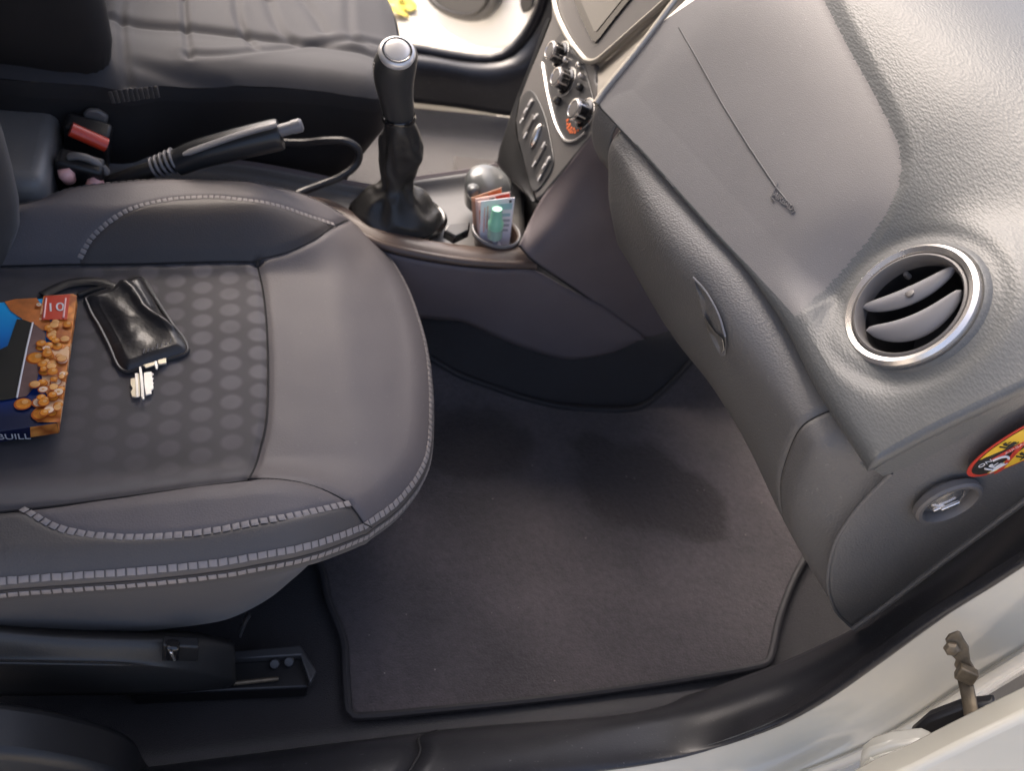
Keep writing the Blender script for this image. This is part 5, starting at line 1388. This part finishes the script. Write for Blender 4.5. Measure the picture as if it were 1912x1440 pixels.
# round nuts at the edge of the print
nutl = [(280, 690, 70, 'nut_o'), (320, 610, 42, 'nut_o'), (440, 600, 50, 'nut_o'), (480, 715, 42, 'nut_w'), (430, 880, 46, 'nut_w'), (180, 1045, 66, 'nut_o'), (305, 1035, 58, 'nut_w'), (310, 1125, 62, 'nut_o'), (380, 680, 40, 'nut_o'), (350, 800, 48, 'nut_o'),
        (400, 500, 46, 'nut_o'), (500, 550, 40, 'nut_w2'), (330, 890, 44, 'nut_o'), (410, 1000, 44, 'nut_o'), (400, 1120, 44, 'nut_o'), (440, 1150, 34, 'nut_w2'), (555, 255, 40, 'nut_w'), (490, 820, 36, 'nut_w2'), (470, 940, 36, 'nut_o'), (520, 440, 40, 'nut_o'), (300, 290, 26, 'nut_w')]
rn = random.Random(3)
for q in range(46):
    y = 235 + 930 * (q + .5) / 46; xr = 575 - (y - 215) * .108; x = xr - rn.uniform(25, 175 + 60 * (q % 2)) * (1 if y > 420 else .4)
    nutl.append((x, y, rn.uniform(26, 44), rn.choice(['nut_o', 'nut_o', 'nut_o', 'nut_w2', 'nut_w'])))
nutl = [n_ for n_ in nutl if not (300 < n_[0] < 560 and n_[1] < 420) and n_[1] < 1150]
for i, (x, y, r, mt) in enumerate(nutl):
    c = pq(*K([(x, y)])[0], .0018 + .00025 * (i % 5)); e = (pq(*K([(x + r, y)])[0], .0018) - pq(*K([(x, y)])[0], .0018)).length
    c = pq(*K([(x, y)])[0], .0018) + uz * .00009 * i
    sx_ = random.uniform(.82, 1.1)
    mb = MB(); mb.lathe(c - ux * e * .06 - uy * e * -.08, uz, [(e * 1.02, -.0001), (e, .00002), (0, .00003)], 18, u=ux, sx=sx_); o = mb.build('printed_nut', M['nut_d'], card)
    mb = MB(); mb.lathe(c + uz * .00004, uz, [(e * .86, 0), (e * .84, .00002), (0, .00003)], 18, u=ux, sx=sx_); mb.build('printed_nut', M[mt], o)
    if mt == 'nut_o':
        mb = MB(); mb.lathe(c + uz * .00007 + ux * e * .2 - uy * e * .25, uz, [(e * .38, 0), (e * .36, .00001), (0, .00002)], 14, u=ux); mb.build('printed_nut', M['nut_w2'], o)
    if mt == 'nut_w':
        mb = MB(); mb.lathe(c + uz * .0002, uz, [(e * .3, 0), (e * .25, .0001), (0, .0001)], 14, u=ux); mb.build('printed_nut_heart', M['nut_w2'], card)
printed('red_tag', [(342, 218), (540, 203), (515, 395), (318, 400)], 'red', .0034)
tagc = pq(*K([(425, 305)])[0], .0038)
text_on('tag_print', '10', 0, 0, tagc, uz, None, .020, M['white'], card, .0002, ux)
for dx_ in (-78, 72):
    MB().tube([pq(*K([(425 + dx_ + 8, 235)])[0], .0038), pq(*K([(425 + dx_ - 10, 385)])[0], .0038)], .0011, 6).build('tag_stripe', M['pink'], card)
fyn = (bx_(0, 1) - bx_(0, 0)).normalized(); text_on('box_lettering', 'TEP BUILL', 0, 0, bx_(.34, 1) - uz * h * .5 + fyn * .0008, fyn, None, .0125, M['white'], card, .0002, ux)
mb = MB(); mb.prism([bx_(0, 1) + fyn * .0004, bx_(.16, 1) + fyn * .0004, bx_(.17, 1) + fyn * .0004 - uz * h * .95, bx_(0, 1) + fyn * .0004 - uz * h * .95], fyn * .0003); mb.build('side_print', M['nuts'], card)
mb = MB(); mb.prism([bx_(.16, 1) + fyn * .0002, bx_(1, 1) + fyn * .0002, bx_(1, 1) + fyn * .0002 - uz * h * .97, bx_(.16, 1) + fyn * .0002 - uz * h * .97], fyn * .0002); mb.build('side_print', M['navy'], card)
# side of the box
s0, s1 = bx_(0, .0), bx_(0, 1.0)
mb = MB(); mb.prism([s0 - ux * .0 + ux * .0006 * 0 + (-(TL - TR).normalized()) * .0006, s1 + (-(TL - TR).normalized()) * .0006, s1 + (-(TL - TR).normalized()) * .0006 - uz * h * .95, s0 + (-(TL - TR).normalized()) * .0006 - uz * h * .95], (TL - TR).normalized() * .0004)
mb.build('side_print', M['nuts'], card)

# leather key case
K2 = K([(655, 230), (690, 205), (770, 178), (850, 150), (920, 112), (1000, 80), (1065, 62), (1110, 82), (1150, 150), (1210, 250), (1280, 360), (1340, 450), (1400, 520), (1435, 585), (1436, 635), (1390, 662), (1300, 690), (1200, 720), (1090, 755), (990, 788), (930, 772), (890, 720), (840, 600), (760, 440), (700, 340)])
ko = resample(cr_open([drape(a, b, lambda x, y: z_seat(x, y) + .006) for a, b in K2 + K2[:1]], 4)[:-1], count=160, closed=True)
kcx = sum((p.x for p in ko)) / 160; kcy = sum((p.y for p in ko)) / 160
kc0 = thing('key_case', 'glossy black leather key case with keys poking out, lying on the dotted seat cloth', 'key case', (kcx, kcy, z_seat(kcx, kcy)))
fold = xy([drape(a, b, lambda x, y: z_seat(x, y) + .006) for a, b in K([(930, 130), (1020, 200), (1100, 330), (1200, 410), (1330, 480)])])
fold2 = xy([drape(a, b, lambda x, y: z_seat(x, y) + .006) for a, b in K([(760, 300), (850, 420), (930, 560)])])
stl = xy([drape(a, b, lambda x, y: z_seat(x, y) + .006) for a, b in K([(1105, 95), (1200, 260), (1330, 455)])])
vk = []
for i in range(61):
    r = 1 - (1 - i / 60) ** 1.4
    vk += [(kcx + (p.x - kcx) * r, kcy + (p.y - kcy) * r) for p in ko]
vk = np.array(vk); dk_ = poly_dist(vk, xy(ko), True)
zk = np.array([z_seat(a, b) for a, b in vk]) + .001 + .011 * np.clip(dk_ / .012, 0, 1) ** .5
zk += .006 * np.exp(-(poly_dist(vk, fold) / .006) ** 2) - .004 * np.exp(-(poly_dist(vk, fold2) / .010) ** 2) - .003 * np.exp(-(poly_dist(vk, stl) / .003) ** 2)
zk += np.array([.0022 * mnoise.noise(Vector((a * 40, b * 40, 1))) for a, b in vk])
Fk = [(i * 160 + k, (i + 1) * 160 + k, (i + 1) * 160 + (k + 1) % 160, i * 160 + (k + 1) % 160) for i in range(60) for k in range(160)]
mb = MB(); mb.v = [(a, b, c) for (a, b), c in zip(vk, zk)]; mb.f = Fk; mb.mi = [0] * len(Fk); kco = mb.build('case_leather', M['key_leather'], kc0, face=CP, ang=180)
MB().tube([Vector((p.x, p.y, z_seat(p.x, p.y) + .003)) for p in ko] + [Vector((ko[0].x, ko[0].y, z_seat(ko[0].x, ko[0].y) + .003))], .0026, 8).build('case_welt', M['key_leather'], kc0)
zkf = lambda x, y: z_seat(x, y) + .0125
for i in range(7):      # stamped mark, too soft to read
    a_ = K([(1100 + i * 34, 660 - i * 13)])[0]; b_ = K([(1108 + i * 34, 625 - i * 13 + (i % 3) * 8)])[0]
    MB().tube([drape(*a_, zkf), drape(*b_, zkf)], .0009, 5).build('stamped_stroke', M['stack'], kco)
stp = cr_open([drape(a, b, lambda x, y: z_seat(x, y) + .004) for a, b in K([(330, 215), (420, 165), (520, 125), (640, 108), (760, 110), (850, 140), (905, 160)])], 6)
mb = MB(); mb.tube(stp, .0075, 10, flat=.35, up=(0, 0, 1)); mb.build('wrist_strap', M['key_leather'], kc0)
MB().tube(cr_open([drape(a, b, lambda x, y: z_seat(x, y) + .003) for a, b in K([(600, 215), (680, 185), (770, 160), (850, 145)])], 6), .0038, 8).build('wrist_strap', M['black'], kc0)
def key(l, r_, mt, lift=.004, th=.0012, name='key'):
    pts = [drape(a, b, lambda x, y: z_seat(x, y) + lift) for a, b in K(l)]
    mb = MB(); mb.prism(pts, (0, 0, th)); return mb.build(name, M[mt], kc0, bevel=.0004)
key([(1068, 770), (1085, 768), (1100, 850), (1112, 1015), (1098, 1022), (1085, 1000), (1076, 880)], 0, 'steel', .007, .0022)
key([(1005, 860), (1040, 855), (1040, 820), (1068, 820), (1075, 900), (1078, 995), (1040, 1005), (1015, 1000), (1005, 960), (1020, 935), (1002, 905)], 0, 'brass', .003, .002)
key([(1105, 815), (1165, 805), (1172, 860), (1182, 935), (1165, 950), (1165, 975), (1120, 990), (1108, 900)], 0, 'steel', .003, .002)
key([(1036, 818), (1058, 816), (1066, 1000), (1046, 1002)], 0, 'steel', .006, .0016)
for k in range(4):
    key([(1168, 815 + k * 34), (1184, 822 + k * 34), (1170, 838 + k * 34)], 0, 'steel', .003, .0018, 'key_tooth')
key([(1100, 755), (1185, 730), (1190, 755), (1120, 780)], 0, 'brass', .004, .002)
key([(1185, 728), (1205, 722), (1215, 770), (1208, 790), (1192, 780)], 0, 'steel', .004, .002)
key([(1210, 715), (1278, 705), (1280, 745), (1218, 756)], 0, 'brass', .003, .0028)

# ------------------------------------------------------------------ things in the console
def card_(nm, lab, px, y0, y1, mt, th=.0012, grp='folded leaflets standing in the cup holder', prints=()):
    ps = [P(px[0][0], px[0][1], y=y0), P(px[1][0], px[1][1], y=y0), P(px[2][0], px[2][1], y=y1), P(px[3][0], px[3][1], y=y1)]
    ps[2].z = max(ps[2].z, .268); 
    t = thing(nm, lab, 'leaflet', (ps[2] + ps[3]) / 2, grp)
    n_ = (ps[1] - ps[0]).cross(ps[3] - ps[0]).normalized()
    if n_.dot(CP - ps[0]) < 0: n_ = -n_
    mb = MB(); mb.prism(ps, -n_ * th); mb.build('sheet', M[mt], t)
    for (a, b, c, d, m2) in prints:
        q = lambda s, v: ps[0].lerp(ps[1], s).lerp(ps[3].lerp(ps[2], s), v) + n_ * .0003
        mb = MB(); mb.prism([q(a, b), q(c, b), q(c, d), q(a, d)], -n_ * .0002); mb.build('print', M[m2], t)
    return t
E5 = lambda x, y: (600 + x / 4.157, 250 + y / 4.157)
card_('leaflet', 'brown backed leaflet at the very back of the cup holder', [E5(1165, 495), E5(1400, 418), E5(1412, 800), E5(1185, 800)], -.030, -.036, 'kraft', prints=((.55, .02, .98, .3, 'orange'),))
card_('leaflet', 'pale leaflet with a red printed corner, second from the back', [E5(1195, 505), E5(1465, 450), E5(1468, 800), E5(1215, 830)], -.036, -.042, 'paper_warm', prints=((.58, .03, .99, .30, 'red'), (.40, .05, .55, .16, 'dkgrey'), (.08, .1, .16, .8, 'kraft')))
card_('leaflet', 'cream leaflet between the red cornered one and the front one', [E5(1215, 528), E5(1452, 495), E5(1445, 840), E5(1222, 845)], -.041, -.048, 'paper_warm', prints=((.04, .2, .1, .9, 'orange'),))
card_('leaflet', 'white and bluish leaflet in front, behind the green nozzle', [E5(1240, 522), E5(1502, 494), E5(1456, 880), E5(1226, 858)], -.046, -.055, 'paper', prints=((.10, .15, .14, .7, 'pink'), (.19, .12, .23, .62, 'pink'), (.5, .10, .95, .22, 'print_blue'), (.66, .3, .92, .36, 'print_blue'), (.70, .42, .93, .47, 'print_grey'), (.70, .52, .92, .57, 'print_grey'), (.84, .04, .92, .09, 'dkgrey'), (.72, .62, .9, .67, 'print_grey')))
bc_ = P(925, 440, y=-.068)
bot = thing('spray_bottle', 'small bottle with a mint green nozzle in front of the leaflets', 'bottle', bc_ + Vector((0, 0, -.03)))
npt = [P(928, 389, y=-.068), P(927, 410, y=-.068), P(926, 416, y=-.068), P(925, 425, y=-.068), P(924, 442, y=-.068), P(923, 452, y=-.068)]
axb = (npt[0] - npt[-1]).normalized()
L0 = npt[-1]; hh_ = [(p - L0).dot(axb) for p in npt]
mb = MB(); mb.lathe(L0, axb, [(0, hh_[0] - .001), (.0068, hh_[0] - .001), (.0078, hh_[0]), (.0078, hh_[0] - .002), (.0094, hh_[1]), (.0118, hh_[2] + .001), (.0120, hh_[2] - .002), (.0112, hh_[3])], 36); mb.build('nozzle', M['mint'], bot, ang=40)
mb = MB(); mb.lathe(L0, axb, [(.0108, hh_[3]), (.0112, hh_[3] - .002), (.0110, hh_[4]), (.009, hh_[4] - .001)], 36); mb.build('cap_skirt', M['mint_clear'], bot)
mb = MB(); mb.lathe(L0, axb, [(.0045, hh_[4]), (.0045, -.002), (.0115, -.006), (.0120, -.04), (0, -.04)], 32); mb.build('bottle_body', M['clear'], bot)
# black lighter-shaped plug
lp = [P(829, 431, z=.300), P(836, 418, z=.304), P(878, 414, z=.304), P(877, 430, z=.300), P(850, 443, z=.300)]
lg = thing('black_clip', 'small black wedge shaped clip on the console beside the gaiter', 'clip', P(850, 440, z=.285))
mb = MB(); mb.prism(lp, (0, 0, -.014)); mb.build('clip_body', M['gloss'], lg, bevel=.002, bseg=3)
mb = MB(); mb.prism([p.lerp(sum(lp, Vector()) / 5, .16) + Vector((0, 0, .0012)) for p in lp], (0, 0, -.001)); mb.build('clip_top', M['console'], lg, bevel=.0005)
# sill-side shadowed pillar foot, rear left corner
pb = [P(-60, 1300, y=-.70), P(60, 1315, y=-.70), P(170, 1340, y=-.70), P(240, 1368, y=-.70), P(264, 1400, y=-.70), P(268, 1470, y=-.70), P(-60, 1500, y=-.70)]
mb = MB(); mb.prism(resample(cr_open(pb, 5), count=40), (0, -.05, 0)); mb.build('pillar_foot_trim', M['black'], body, bevel=.012, bseg=4)
